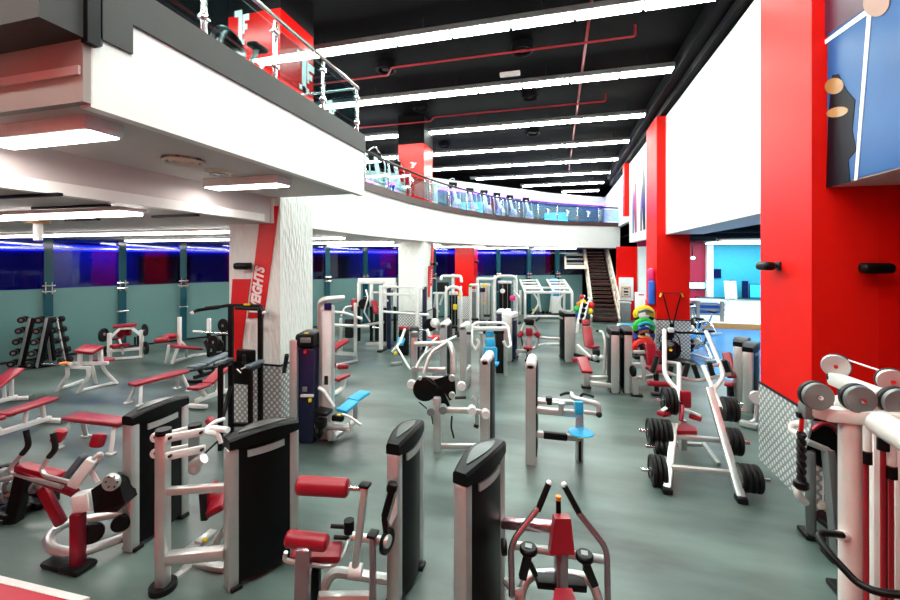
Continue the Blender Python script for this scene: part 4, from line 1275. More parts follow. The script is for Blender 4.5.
t.p('seat_pad', 'red_vinyl', M().box(q(528, 347.5, d - .15), (.26, .3, .08), .03))
t.p('grip', 'black_rubber', M().cyl(q(535.5, 321, d), q(540, 317.5, d), .035).cyl(q(518, 324, d), q(521, 322, d), .04))
t.p('seat_post', 'dark_metal', M().bar(q(528, 349, d), V((q(528, 350, d).x, q(528, 350, d).y, .03)), .09, .09, .02).box(V((q(528.5, 359, d).x, q(528.5, 359, d).y, .04)), (.2, .3, .07), .02))
t.p('cam_disc', 'black', discs(q(521, 342, d + .2), RT, .16, .06))
t.p('cross_beam', 'silver', M().bar(q(516, 351, d + .1), q(527, 351.5, d), .1, .1, .02).bar(q(540, 337.5, d + .2), q(560, 339, d + .1), .09, .08, .02).tube([q(535, 347, d), q(543, 344, d + .1), q(559, 344, d + .1)], .04))

t = T('incline_press_machine', 'dark tower with slanted red bench pads beside it, right of the long low beam', 'gym machine', (q(571, 362, 11.6).x, q(571, 362, 11.6).y, 0))
a = q(570, 362, 11.8)
tower(t, (a.x, a.y), (a.x - .14, a.y + .7), 1.42, .46, .3, cap='black')
t.p('head_pad', 'red_vinyl', M().bar(q(586.5, 325.5, 11.7), q(585, 319.5, 11.8), .24, .08, .03))
t.p('back_pad', 'red_vinyl', M().bar(q(589.5, 347, 11.3), q(586.5, 327, 11.65), .27, .08, .03))
t.p('seat_pad', 'red_vinyl', M().bar(q(589, 346.5, 11.3), q(597.5, 347, 11.1), .25, .07, .03))
t.p('foot_pad', 'red_vinyl', M().bar(q(572, 360, 11.2), q(590, 358, 11.1), .2, .1, .03))
t.p('frame', 'white_metal', M().bar(q(577, 345, 11.6), q(591, 358, 11.1), .08, .08, .01).bar(q(577, 333, 11.6), q(578, 322, 11.6), .07, .07, .01).bar(q(591, 348, 11.3), q(594, 360, 11.2), .1, .1, .01).bar(q(594, 353, 11.1), q(604, 358, 11.0), .09, .09, .02))
t.p('base_frame', 'dark_metal', M().bar(q(574, 354, 11.5), q(600, 361, 11.1), .12, .1, .02).box(q(596, 352, 11.1), (.2, .25, .2), .05))
t.p('joint', 'silver', M().sphere(q(595, 357, 11.05), .1).sphere(q(601, 358, 11.0), .08))

# ---- tower pair with red flat seat, and leg extension
t = T('ab_crunch_machine', 'left of two adjoining black towers, with slanted red seat on low silver beam', 'gym machine', (q(613, 393, 9.07).x, q(613, 393, 9.07).y, 0))
a = q(615, 393, 9.07)
tower(t, (a.x, a.y), (a.x, a.y + .75), 1.4, .26, .16, inset=False)
t.p('seat_pad', 'red_vinyl', padq([q(580, 370.5, 9.35), q(591, 371.5, 9.3), q(589.5, 357.5, 9.9), q(578.5, 357, 9.9)], .07), label='slanted red seat pad')
t.p('seat_post', 'silver', M().bar(q(586, 373, 9.4), q(586, 386, 9.4), .12, .1, .02))
t.p('foot', 'black_rubber', M().box(V((q(586, 388, 9.42).x, q(586, 388, 9.42).y, .03)), (.22, .18, .06), .02))
t.p('beam', 'silver', M().bar(q(588, 377.5, 9.5), q(608, 377.5, 9.4), .09, .08, .02).bar(q(590, 383, 9.3), q(613, 386, 9.15), .11, .1, .02))
t.p('lever_arm', 'silver', M().tube([q(598, 331, 9.8), q(603, 332, 9.7), q(605.5, 342, 9.6), q(604, 375, 9.5)], .035, fil=.1))
t.p('grip', 'black_rubber', M().cyl(q(596, 330.5, 9.8), q(602, 331.5, 9.75), .03))

t = T('leg_extension_machine', 'leg extension with tall red back pad and red roller, right of adjoining black towers', 'gym machine', (q(640, 395, 8.9).x, q(640, 395, 8.9).y, 0))
a = q(628, 393, 9.07)
tower(t, (a.x, a.y), (a.x, a.y + .75), 1.4, .26, .16, inset=False)
t.p('back_pad', 'red_vinyl', padq([q(646.5, 366, 8.9), q(657, 367, 8.9), q(657, 343, 9.1), q(646, 342.5, 9.1)], .09, .03), label='tall red back pad')
t.p('back_pad', 'red_vinyl', M().bar(q(659, 362, 9.2), q(658, 350, 9.25), .12, .1, .03))
t.p('seat_pad', 'red_vinyl', padq([q(647, 371, 8.6), q(663, 370, 8.6), q(662, 363, 9.0), q(648, 364, 9.0)], .08, .03))
t.p('roller_pad', 'red_vinyl', M().cyl(q(647.5, 383, 8.5), q(671.5, 385, 8.45), .06, n=16, bev=.02))
t.p('upright', 'silver', M().bar(q(635.5, 395, 8.85), q(634.5, 377, 8.85), .12, .1, .02).bar(q(644.5, 385, 8.7), q(642, 356, 8.8), .07, .08, .02))
t.p('foot', 'black_rubber', M().box(V((q(636.5, 396, 8.85).x, q(636.5, 396, 8.85).y, .03)), (.25, .15, .05), .02).box(V((q(657, 394, 8.9).x, q(657, 394, 8.9).y, .03)), (.25, .15, .05), .02))
t.p('frame', 'silver', M().bar(q(632, 365, 8.9), q(646, 365, 8.85), .1, .1, .02).bar(q(633, 352, 8.9), q(645, 352, 8.9), .08, .07, .02).bar(q(637, 378, 8.9), q(662, 375, 9.0), .08, .08, .02))
t.p('arm_rest', 'grey_metal', M().bar(q(654, 374, 8.5), q(658, 356, 8.6), .05, .08, .02))
t.p('cam_disc', 'black', discs(q(633, 371, 8.8), RT, .12, .06))
t.p('seat_post', 'dark_metal', M().bar(q(656, 372, 8.8), q(657, 391, 8.9), .1, .1, .02))

# ================================================================ BENCHES AND RACKS
def flat_bench(name, label, a, b_, w=.28, h=.45):
    """Flat bench between plan points a and b."""
    a, b_ = V((a[0], a[1], 0)), V((b_[0], b_[1], 0))
    L = (b_ - a).length
    t = T(name, label, 'bench', (a + b_) / 2, None, math.atan2(b_.y - a.y, b_.x - a.x), local=True)
    t.p('seat_pad', 'red_vinyl', M().box((0, 0, h - .03), (L, w, .07), .03, seg=3))
    t.p('frame', 'white_metal', M().bar((-L / 2 + .12, 0, h - .09), (L / 2 - .12, 0, h - .09), .06, .06).bar((-L / 2 + .14, -w * .4, h - .09), (-L / 2 + .14, w * .4, h - .09), .05, .05).bar((L / 2 - .14, -w * .4, h - .09), (L / 2 - .14, w * .4, h - .09), .05, .05))
    for sx in (-1, 1):
        for sy in (-1, 1):
            lg = t.p('leg', 'white_metal', M().bar((sx * (L / 2 - .14), sy * w * .3, h - .08), (sx * (L / 2 - .06), sy * (w * .5 + .06), .02), .06, .05))
            t.p('foot_plate', 'white_metal', M().box((sx * (L / 2 - .06), sy * (w * .5 + .06), .015), (.14, .09, .03), .008), lg)
    return t
def adj_bench(name, label, a, b_, ang=0.0, pad_m='red_vinyl', fr='white_metal', h=.45, w=.27, sl=.36):
    """Adjustable bench: seat end at a, head end at b, back pad raised by ang."""
    a, b_ = V((a[0], a[1], 0)), V((b_[0], b_[1], 0))
    L = (b_ - a).length
    t = T(name, label, 'bench', (a + b_) / 2, None, math.atan2(b_.y - a.y, b_.x - a.x), local=True)
    x0 = -L / 2
    bl = (L - sl - .03) / max(.5, math.cos(ang))
    t.p('seat_pad', pad_m, M().box((x0 + sl / 2, 0, h - .03), (sl, w, .07), .03, Euler((0, .06, 0)).to_matrix(), seg=3))
    c, s_ = math.cos(ang), math.sin(ang)
    t.p('back_pad', pad_m, M().box((x0 + sl + .03 + bl / 2 * c, 0, h - .03 + bl / 2 * s_), (bl, w, .07), .03, Euler((0, -ang, 0)).to_matrix(), seg=3))
    t.p('frame', fr, M().bar((x0 + .1, 0, .16), (L / 2 - .05, 0, .1), .08, .08).bar((x0 + sl, 0, .16), (x0 + sl * .6, 0, h - .08), .07, .08).bar((x0 + .1, 0, h - .09), (x0 + sl + .2, 0, h - .09), .06, .06))
    t.p('ladder_strut', fr, M().bar((x0 + sl + bl * .5 * c, 0, h - .07 + bl * .5 * s_), (x0 + sl + .35, 0, .15), .05, .05).bar((x0 + sl + bl * .8 * c, 0, h - .08 + bl * .8 * s_), (L / 2 - .15, 0, .13), .06, .06))
    t.p('foot', fr, M().box((x0 + .1, 0, .06), (.08, .5, .08), .02).box((L / 2 - .06, 0, .06), (.08, .5, .08), .02))
    for sy in (-1, 1):
        t.p('wheel', 'grey_metal', M().cyl((L / 2 - .02, sy * .24, .06), (L / 2 - .02, sy * .28, .06), .06, n=14))
    return t
def P2(px, py, d):
    v = q(px, py, d)
    return (v.x, v.y)
flat_bench('flat_bench', 'red flat bench with splayed white legs standing beyond the black weight towers', P2(131, 388, 8.3), P2(186, 372, 9.35))
flat_bench('flat_bench', 'red flat bench with splayed legs directly behind the front left abdominal machine', P2(70, 416, 6.65), P2(127, 421, 6.4))
adj_bench('adjustable_bench', 'red adjustable bench laid flat on white frame at the left edge', P2(-28, 421, 6.3), P2(53, 399, 7.45), .03)
adj_bench('adjustable_bench', 'red adjustable bench with raised back, cut by left edge behind the flat one', P2(-30, 397, 7.6), P2(18, 390, 8.6), .38)
adj_bench('adjustable_bench', 'red adjustable bench with raised back left of the black dip tower', P2(192, 391, 8.0), P2(228, 377, 9.0), .35)
adj_bench('adjustable_bench', 'dark grey padded bench behind the red bench near the dip tower', P2(191, 366, 9.6), P2(229, 358, 10.9), .05, 'grey_vinyl', 'black')
one('barbell', 'black', M().cyl(q(188, 371, 9.3), q(217, 367, 9.7), .025, n=10).cyl(q(205, 368.6, 9.55), q(214, 367.4, 9.65), .04, n=10), 'thick black bar under the dark grey bench', 'barbell')

# black dip and pull-up tower
t = T('dip_station', 'black dip and pull-up tower with back board in front of the white column', 'dip station', (q(245, 420, 6.9).x, q(245, 420, 6.9).y, 0))
d = 6.85
for px in (231, 260.5):
    a = q(px, 305, d)
    t.p('upright', 'black', M().bar(V((a.x, a.y, 0)), a, .075, .075, .01))
for px, py in ((220.5, 364), (250.5, 370)):
    a = q(px, py, 6.35)
    t.p('leg', 'black', M().bar(V((a.x, a.y, 0)), a, .065, .065, .01))
t.p('pull_up_bar', 'black', M().tube([q(192, 313, 6.5), q(196, 310.5, 6.6), q(231, 305, d), q(261, 306, d), q(264, 312, 6.6)], .028, fil=.06))
t.p('grip', 'black_rubber', M().cyl(q(205, 308.5, 6.65), q(219, 307, 6.75), .036).cyl(q(236, 308, 6.6), q(258, 309, 6.6), .03))
t.p('grip_tip', 'white_metal', M().sphere(q(192, 313, 6.5), .03).sphere(q(264, 312.5, 6.6), .03))
t.p('sticker', 'yellow', M().box(q(247, 304.5, d - .02), (.1, .05, .03), .005))
t.p('arm_pad', 'grey_vinyl', M().bar(q(217, 364, 6.3), q(231, 359, 6.85), .11, .06, .025))
t.p('arm_pad', 'grey_vinyl', M().bar(q(247, 367, 6.3), q(262, 361, 6.85), .11, .06, .025))
t.p('arm_frame', 'black', M().bar(q(220, 368, 6.35), q(231, 363, 6.85), .06, .05).bar(q(250, 371, 6.35), q(260, 365, 6.85), .06, .05))
t.p('back_pad', 'black', M().box(q(246, 356, 6.75), (.34, .09, .22), .03))
t.p('back_board', 'black', M().box(q(243, 373, 6.72), (.36, .05, .38), .02))
t.p('grip', 'black_rubber', M().cyl(q(244, 364, 6.3), q(244, 355, 6.3), .022))
t.p('pin', 'paper', M().bar(q(237, 369, 6.3), q(241, 373, 6.3), .02, .02).bar(q(241, 369, 6.3), q(246, 367, 6.3), .02, .02))
t.p('base_frame', 'black', M().bar(V((q(231, 0, d).x, q(231, 0, d).y, .04)), V((q(220.5, 0, 6.35).x, q(220.5, 0, 6.35).y, .04)), .07, .06).bar(V((q(260.5, 0, d).x, q(260.5, 0, d).y, .04)), V((q(250.5, 0, 6.35).x, q(250.5, 0, 6.35).y, .04)), .07, .06).bar(V((q(231, 0, d).x, q(231, 0, d).y, .2)), V((q(260.5, 0, d).x, q(260.5, 0, d).y, .2)), .06, .06).bar(q(231, 385, d), q(222, 420, 6.4), .06, .05))

# preacher curl bench
t = T('preacher_curl_bench', 'white preacher curl bench with sloped red arm pad, left of the flat bench', 'bench', (q(85, 390, 9.2).x, q(85, 390, 9.2).y, 0))
t.p('arm_pad', 'red_vinyl', padq([q(75, 351, 9.0), q(93, 352.5, 8.9), q(102, 345, 9.2), q(83, 343, 9.3)], .08, .03))
t.p('seat_pad', 'red_vinyl', padq([q(94, 360, 9.4), q(109, 361, 9.3), q(111, 357.5, 9.6), q(100, 356.5, 9.7)], .06, .02))
for pts in ([(67, 367, 9.15), (68, 376, 9.15), (57, 391, 9.2)], [(88, 368, 9.0), (89, 376, 9.0), (78, 393, 9.05)], [(101, 360, 9.4), (104, 370, 9.5), (117, 383.5, 9.75)], [(92, 366, 9.6), (94, 374, 9.6), (96, 384, 9.75)]):
    t.p('leg', 'white_metal', M().tube([q(*p) for p in pts], .04, fil=.1))
t.p('base_frame', 'white_metal', M().bar(q(78, 391, 9.1), q(117, 382, 9.75), .08, .05).bar(q(62, 388, 9.25), q(84, 380, 9.7), .08, .05))
t.p('upright', 'white_metal', M().bar(q(80, 366, 9.1), q(80, 352, 9.1), .07, .07).bar(q(101, 362, 9.3), q(100, 346, 9.25), .08, .07).bar(q(91, 362, 9.3), q(91, 352, 9.2), .06, .06))
t.p('frame', 'white_metal', M().bar(q(60, 364, 9.15), q(108, 363, 9.2), .07, .07).bar(q(70, 367, 9.0), q(90, 368, 9.0), .06, .06))
t = T('curl_bar', 'chrome curl bar with small plates resting across the white preacher bench', 'barbell', q(72, 365, 9.05))
t.p('bar', 'chrome', M().tube([q(42, 364, 9.0), q(56, 364.5, 9.0), q(62, 363, 9.0), q(68, 365.5, 9.0), q(76, 364.5, 9.0)], .016, fil=.02))
t.p('weight', 'orange', discs(q(64, 363, 8.98), UP3, .09, .03))
t.p('weight', 'silver', discs(q(72, 365, 8.98), RT, .07, .04).add([], []))
t.p('collar', 'chrome', discs(q(60, 364, 9.0), RT, .04, .05))

# plate-loaded white seated press with red pads by the frosted glass
t = T('plate_press_bench', 'white A-framed bench with red top pad by the frosted glass, right of the dumbbell rack', 'gym machine', (q(126, 358, 12.0).x, q(126, 358, 12.0).y, 0))
for px, y0, y1, d in ((109.5, 333, 360, 11.9), (141.5, 330, 357, 12.3)):
    a = q(px, y0, d)
    t.p('upright', 'white_metal', M().bar(V((a.x, a.y, 0)), a, .09, .09, .01))
t.p('a_frame', 'white_metal', M().bar(q(110, 338, 11.9), q(120, 328.5, 12.05), .07, .07).bar(q(120, 328.5, 12.05), q(132, 328, 12.2), .07, .07).bar(q(132, 328, 12.2), q(142, 336, 12.3), .07, .07))
t.p('crossbar', 'white_metal', M().bar(q(110, 351, 11.9), q(141, 348.5, 12.3), .08, .08).bar(q(109, 359, 11.9), q(143, 356.5, 12.3), .1, .06))
t.p('head_pad', 'red_vinyl', M().bar(q(113, 326.5, 12.0), q(137, 324.5, 12.3), .25, .09, .03))
t.p('back_pad', 'red_vinyl', M().box(q(121, 332, 12.3), (.25, .1, .3), .03).box(q(128, 331, 12.35), (.2, .1, .28), .03))
t.p('seat_pad', 'red_vinyl', M().box(q(115, 346, 11.8), (.18, .2, .1), .03).box(q(125, 345, 12.0), (.2, .2, .09), .03).box(q(118, 339, 12.2), (.26, .2, .06), .02))
t.p('lever_arm', 'white_metal', M().tube([q(119, 339, 12.0), q(122, 347, 12.0), q(123, 354, 12.1)], .03))
for px, py, d in ((138, 341, 12.1), (135, 342, 12.1)):
    t.p('grip', 'black_rubber', M().cyl(q(px, py - 5, d), q(px, py + 3, d), .03))
def plate(p, ax, r=.2, th=.05, name='weight_plate', label='', group=None, hub=True):
    t_ = T(name, label, 'weight plate', p, group)
    p, a_ = V(p), V(ax).normalized()
    t_.p('disc', 'black_rubber', M().lathe(p - a_ * th / 2, p + a_ * th / 2, [(0, r * .93), (th * .2, r), (th * .8, r), (th, r * .93), (th * .99, r * .82), (th * .8, r * .78), (th * .8, r * .4), (th, r * .36), (th, .03)], 22))
    if hub:
        t_.p('hub', 'steel', M().lathe(p - a_ * th * .6, p + a_ * th * .6, [(0, .045), (th * 1.2, .045)], 12))
    return t_.o
for px, py, d in ((103.5, 336, 11.9), (103.5, 334, 11.8)):
    plate(q(px, py, d), RT, .17, .05, label='small black weight plate on left post of the white A-framed bench', group='plates on left post of the white bench')
plate(q(106, 351, 11.9), RT, .15, .05, label='black weight plate low on the left post of the white A-framed bench')
plate(q(145, 330, 12.3), RT * .6 + FW, .18, .05, label='black weight plate high on right post of the white A-framed bench')
plate(q(145.5, 348, 12.3), RT * .6 + FW, .2, .05, label='black weight plate low on right post of the white A-framed bench')

# leg bench with red roller pads
t = T('weight_bench', 'white weight bench with red roller and seat before the frosted glass', 'bench', (q(185, 358, 11.7).x, q(185, 358, 11.7).y, 0))
t.p('upright', 'white_metal', M().bar(q(179.5, 345, 11.7), q(179.5, 317, 11.7), .09, .08, .01))
t.p('roller_pad', 'red_vinyl', M().cyl(q(155, 341, 11.2), q(169, 339, 11.3), .08, n=16, bev=.02).cyl(q(164, 337, 11.5), q(177, 336, 11.6), .08, n=16, bev=.02))
t.p('seat_pad', 'red_vinyl', padq([q(169, 344.5, 11.3), q(180, 346, 11.2), q(201, 348, 12.0), q(190, 345, 12.2)], .07, .03))
t.p('leg', 'white_metal', M().bar(q(169, 345, 11.3), q(166, 363, 11.4), .07, .06).bar(q(178, 347, 11.3), q(172, 364, 11.3), .07, .06))
t.p('leg', 'white_metal', M().bar(q(187, 347, 11.8), q(186, 357, 12.0), .06, .06))
t.p('base_frame', 'white_metal', M().bar(q(172, 362, 11.4), q(192, 356, 12.3), .08, .06).bar(q(190, 356, 12.2), q(206, 354, 12.6), .08, .06).bar(q(180, 340, 11.7), q(186, 346, 11.8), .05, .05))

# bench press with loaded barbell
t = T('bench_press', 'black plated bench press station half behind the dip tower', 'bench', (q(215, 356, 12.0).x, q(215, 356, 12.0).y, 0))
t.p('upright', 'white_metal', M().bar(q(209, 333, 12.0), q(209, 318.5, 12.0), .1, .08, .01))
t.p('upright', 'black', M().bar(q(209, 356, 12.0), q(209, 332, 12.0), .1, .08, .01).bar(q(224, 354, 12.3), q(224, 330, 12.3), .1, .08, .01))
t.p('base_frame', 'black', M().bar(q(208, 356, 12.0), q(228, 352, 12.6), .1, .08, .01).bar(q(210, 345, 12.1), q(224, 343, 12.3), .08, .08))
t.p('plate_rack', 'dark_metal', M().bar(q(207, 340, 11.9), q(212, 352, 11.8), .15, .2, .03))
t = T('barbell', 'long silver barbell on the bench press station behind the dip tower', 'barbell', q(211, 333, 11.95))
t.p('bar', 'chrome', M().cyl(q(193, 331.5, 11.8), q(231, 334, 12.1), .028, n=12))
t.p('sleeve', 'silver', M().cyl(q(193, 331.5, 11.8), q(202, 332, 11.85), .04, n=12))
for px, py, r in ((223.5, 325.5, .2), (214, 342, .2), (219, 345, .18), (212, 350, .16)):
    plate(q(px, py, 11.75), FW + RT * .3, r, .06, label='black weight plate racked on the bench press station behind the dip tower', group='plates on the bench press station')

# dumbbell rack with dumbbells
t = T('dumbbell_rack', 'silver A-frame dumbbell rack standing by the frosted glass, far left', 'rack', (q(42, 365, 11.2).x, q(42, 365, 11.2).y, 0))
ups = [((31, 318, 11.3), (20, 366, 11.15)), ((48, 318, 11.3), (38, 367, 11.1)), ((57, 318, 11.6), (66, 363, 11.5)), ((47, 319, 11.75), (52, 360, 11.75))]
for i, (a, b_) in enumerate(ups):
    t.p('upright', 'silver', M().bar(q(*a), V((q(*b_).x, q(*b_).y, .03)), .08, .1, .01))
    t.p('cradle_strip', 'black', M().bar(q(*a) + RT * .07, V((q(*b_).x, q(*b_).y, .05)) + RT * .07, .06, .08, .01))
t.p('base_frame', 'black', M().bar(q(20, 366, 11.15), q(38, 367, 11.1), .1, .06).bar(q(38, 367, 11.1), q(66, 363, 11.5), .1, .06).bar(q(30, 319, 11.3), q(58, 318.5, 11.6), .06, .06))
def dumbbell(label, group):
    t = T('dumbbell', label, 'dumbbell', (0, 0, 0), group, local=True)
    t.p('handle', 'chrome', M().cyl((-.09, 0, 0), (.09, 0, 0), .017, n=10))
    for s_ in (-1, 1):
        hd = t.p('head', 'black_rubber', M().lathe((s_ * .06, 0, 0), (s_ * .16, 0, 0), [(0, .07), (.015, .085), (.085, .085), (.1, .07)], 16))
        t.p('head_plate', 'steel', M().cyl((s_ * .158, 0, 0), (s_ * .164, 0, 0), .04, n=12), hd)
    return t.o
d0 = None
ulab = ['on the left upright', 'on the middle upright', 'on the right upright', 'on the back upright']
for i, (a, b_) in enumerate(ups):
    A, B = q(*a), q(*b_)
    for k in range(5):
        s_ = .02 + k * .225
        p_ = A.lerp(B, s_)
        p_.z = max(p_.z, .11)
        sg = 1 if i == 2 else -1
        p_ = p_ + RT * (.1 * sg) - FW * .1
        lab = 'black round dumbbell racked ' + ulab[i] + ' of the A-frame dumbbell rack'
        grp = 'dumbbells ' + ulab[i] + ' of the A-frame rack'
        rz = YAW + PI / 2 + .5 * (1 if i != 2 else -.3)
        if d0 is None:
            d0 = dumbbell(lab, grp)
            d0.location = p_
            d0.rotation_euler = (0, 0, rz)
        else:
            dup(d0, p_, rz, lab, grp)

# ================================================================ MIDDLE AND BACK OF THE FLOOR
def fl(v, z=0.0):
    return V((v.x, v.y, z))
# power rack before the middle column
t = T('power_rack', 'tall white power rack with navy rear posts before the middle white column', 'rack', fl(q(404, 345, 13.5)))
X0, X1, Y0, Y1 = -5.55, -4.3, 12.2, 13.05
for x in (X0, X1):
    t.p('upright', 'white_metal', M().box((x, Y0, 1.07), (.11, .11, 2.14), .015))
    t.p('upright', 'navy', M().box((x + .13, Y0 + .35, 1.05), (.13, .1, 2.1), .01))
    t.p('foot', 'dark_metal', M().box((x + .04, Y0 + .25, .03), (.16, 1.0, .06), .015))
    t.p('beam', 'white_metal', M().bar((x, Y0, 2.06), (x + .13, Y0 + .4, 2.06), .07, .07))
t.p('crossbar', 'white_metal', M().bar((X0, Y0, 2.1), (X1, Y0, 2.1), .07, .07).bar((X0, Y0, 1.86), (X1, Y0, 1.86), .09, .08))
t.p('brace', 'white_metal', M().bar((X0 + .25, Y0, 1.62), (X0 + .02, Y0, 1.86), .05, .05).bar((X1 - .3, Y0, 1.84), (X1 - .03, Y0, 1.56), .05, .05))
t.p('barbell_arm', 'white_metal', M().cyl((X0 - .1, Y0 + .1, 1.28), (X1 + .35, Y0 + .1, 1.22), .04, n=12))
t.p('peg', 'chrome', M().cyl((X1, Y0, .75), (X1 + .3, Y0, .75), .03).cyl((X0, Y0, .75), (X0 - .3, Y0, .75), .03))
# incline bench press frame in front of it
t = T('incline_bench_press', 'silver incline press bench with pale red slanted pad beside tall flat upright', 'bench', fl(q(345, 362, 11.5)))
t.p('back_pad', 'red_vinyl', padq([q(331, 351, 10.8), q(336, 353, 10.7), q(345, 338, 11.4), q(339, 335, 11.5)], .08, .03))
t.p('upright', 'silver', M().bar(fl(q(355.5, 361, 11.9)), q(355.5, 303, 11.9), .09, .09, .01).bar(fl(q(341, 350, 12.9)), q(341, 318, 12.9), .08, .08, .01))
t.p('hook_arm', 'silver', M().tube([q(335, 312, 11.9), q(345, 313, 11.9), q(362, 319, 11.9)], .04))
t.p('foot', 'silver', M().bar(fl(q(357, 362, 11.8), .04), fl(q(333, 358, 11.2), .04), .12, .06).bar(q(336, 352, 11.0), q(355, 354, 11.8), .09, .08))
t.p('frame', 'silver', M().bar(q(333, 354, 10.9), q(352, 355, 11.7), .25, .05).bar(q(340, 340, 11.3), q(338, 354, 11.2), .06, .06))
t = T('barbell', 'long white bar lying across the silver incline press bench', 'barbell', q(350, 325, 11.9))
t.p('bar', 'white_metal', M().cyl(q(331, 325, 11.8), q(369, 326.5, 12.0), .045, n=12))
# leg curl with red roller behind lat machine
t = T('seated_leg_curl', 'white low machine with red roller and seat just behind the flat silver upright', 'gym machine', fl(q(342, 393, 9.0)))
t.p('roller_pad', 'red_vinyl', M().cyl(q(337.5, 367, 8.9), q(348.5, 366.5, 8.9), .055, n=14, bev=.02))
t.p('seat_pad', 'red_vinyl', padq([q(336, 379, 8.7), q(341, 379, 8.7), q(349, 374, 9.1), q(343, 371, 9.2)], .07, .02))
t.p('back_pad', 'red_vinyl', M().bar(q(333, 368, 8.9), q(334, 362, 8.9), .1, .08, .02))
t.p('frame', 'white_metal', M().tube([q(318, 401, 8.5), q(338, 392, 8.9), q(343, 388, 9.0), q(344, 378, 9.0)], .06, fil=.12, n=10).bar(q(333, 377, 8.9), q(333, 366, 8.9), .07, .07).bar(q(318, 388, 8.8), q(340, 379, 8.9), .07, .07))

# white twin-arch machine by the glass
t = T('functional_trainer', 'white double arch frame with red back pad by the blue night glass', 'gym machine', fl(q(374, 342, 14.8)))
d = 14.8
for px in (359, 371.5, 385, 395):
    a = q(px, 281, d)
    t.p('upright', 'white_metal', M().box(fl(a, 1.7), (.12, .1, .9), .02))
    t.p('upright', 'black', M().box(fl(a, .65), (.1, .1, 1.3), .02))
t.p('crossbar', 'white_metal', M().bar(q(358, 281, d), q(396, 281, d), .14, .2, .03))
arch = M()
for xa, xb in ((359, 371.5), (371.5, 385)):
    for x_, s_ in ((xa, 1), (xb, -1)):
        arch.prism([q(x_, 282, d), q(x_ + s_ * 3.5, 282, d), q(x_, 287, d)], FW * .08)
t.p('corner_plate', 'white_metal', arch)
t.p('pulley_wheel', 'white_metal', discs(q(390, 285, d - .1), FW, .2, .06))
t.p('back_pad', 'red_vinyl', M().bar(q(376.5, 314, d - .5), q(374, 300, d - .3), .22, .1, .04), label='pale red back pad')
t.p('seat_pad', 'red_vinyl', M().box(q(354, 305, d - .4), (.22, .12, .45), .08), label='dark red rounded pad')
t.p('cam_disc', 'black', discs(q(364, 304, d - .3), FW, .2, .1))
t.p('crossbar', 'silver', M().bar(q(370, 292.5, d), q(384, 292.5, d), .07, .07).bar(q(376, 307, d - .2), q(392, 306.5, d - .2), .08, .08).bar(q(360, 326, d - .3), q(384, 322, d - .2), .1, .08))
t.p('lever_arm', 'silver', M().tube([q(366, 290, d - .2), q(368, 298, d - .4), q(364, 312, d - .5), q(370, 322, d - .5)], .03).tube([q(341, 317, d - .8), q(345, 307, d - .6), q(353, 306, d - .4)], .035, fil=.1))
t.p('base_frame', 'silver', M().bar(fl(q(366, 336, d - .8), .06), fl(q(388, 336, d - .8), .06), .12, .1).bar(q(345, 314, d - .7), q(362, 318, d - .6), .07, .07))
t.p('weight_stack', 'dark_metal', M().box(fl(q(379, 320, d + .1), .5), (.25, .2, 1.0), .02).box(fl(q(350, 320, d + .1), .45), (.3, .3, .7), .05))

# small items at the foot of the middle column
t = T('pad_stool', 'dark box with red pad at the foot of the middle column', 'stool', fl(q(404, 338, 12.6)))
t.p('body', 'black', M().box(fl(q(404, 338, 12.6), .42), (.3, .2, .8), .03))
t.p('seat_pad', 'red_vinyl', M().box(fl(q(404, 338, 12.6), .86), (.28, .24, .1), .03))
t = T('waste_bin', 'grey lidded bin near the foot of the middle column', 'bin', fl(q(414.5, 345, 11.2)))
a = fl(q(414.5, 345, 11.2))
t.p('body', 'grey_metal', M().cyl(a + V((0, 0, 0)), a + V((0, 0, 1.0)), .12, .13, n=18, bev=.01))
t.p('lid', 'dark_metal', M().cyl(a + V((0, 0, 1.0)), a + V((0, 0, 1.12)), .15, .12, n=18, bev=.02))
t = T('step_trainer', 'small silver machine with bright blue pad left of the grey bin', 'gym machine', fl(q(400, 352, 11.6)))
t.p('pad', 'blue_vinyl', M().bar(q(399.5, 345, 11.5), q(402, 338, 11.7), .2, .12, .04))
t.p('lever_arm', 'white_metal', M().bar(q(400, 343, 11.5), q(405, 329, 11.8), .06, .06).cyl(q(397, 347, 11.4), q(410, 369, 10.3), .03).cyl(q(392, 352, 11.5), q(400, 343, 11.5), .035))
t.p('pin', 'yellow', M().box(q(395.5, 353, 11.3), (.1, .1, .1), .03))
t.p('foot', 'silver', M().bar(fl(q(391, 353, 11.4), .05), fl(q(402, 354, 11.5), .05), .1, .08))
t.p('wheel', 'black', discs(q(418, 350, 10.8), RT, .3, .1))
t = T('dip_lever_machine', 'small machine with blue pad and red base right of the power rack', 'gym machine', fl(q(432, 345, 12.3)))
t.p('base', 'red_plastic', M().box(fl(q(434, 340, 12.3), .5), (.35, .35, .35), .05))
t.p('pad', 'blue_vinyl', M().bar(q(427, 340, 12.2), q(433, 339, 12.2), .14, .08, .03))
t.p('lever_arm', 'white_metal', M().bar(q(427, 329, 12.3), q(431, 340, 12.2), .07, .07).bar(q(429, 335, 12.2), q(438, 341, 12.2), .06, .06))
t.p('wheel', 'black', discs(q(430, 325, 12.6), FW, .2, .1))
t.p('hub', 'white_metal', M().sphere(q(435, 323, 12.5), .15))
t.p('frame', 'silver', M().bar(fl(q(424, 350, 12.2), .1), q(436, 340, 12.3), .1, .08))

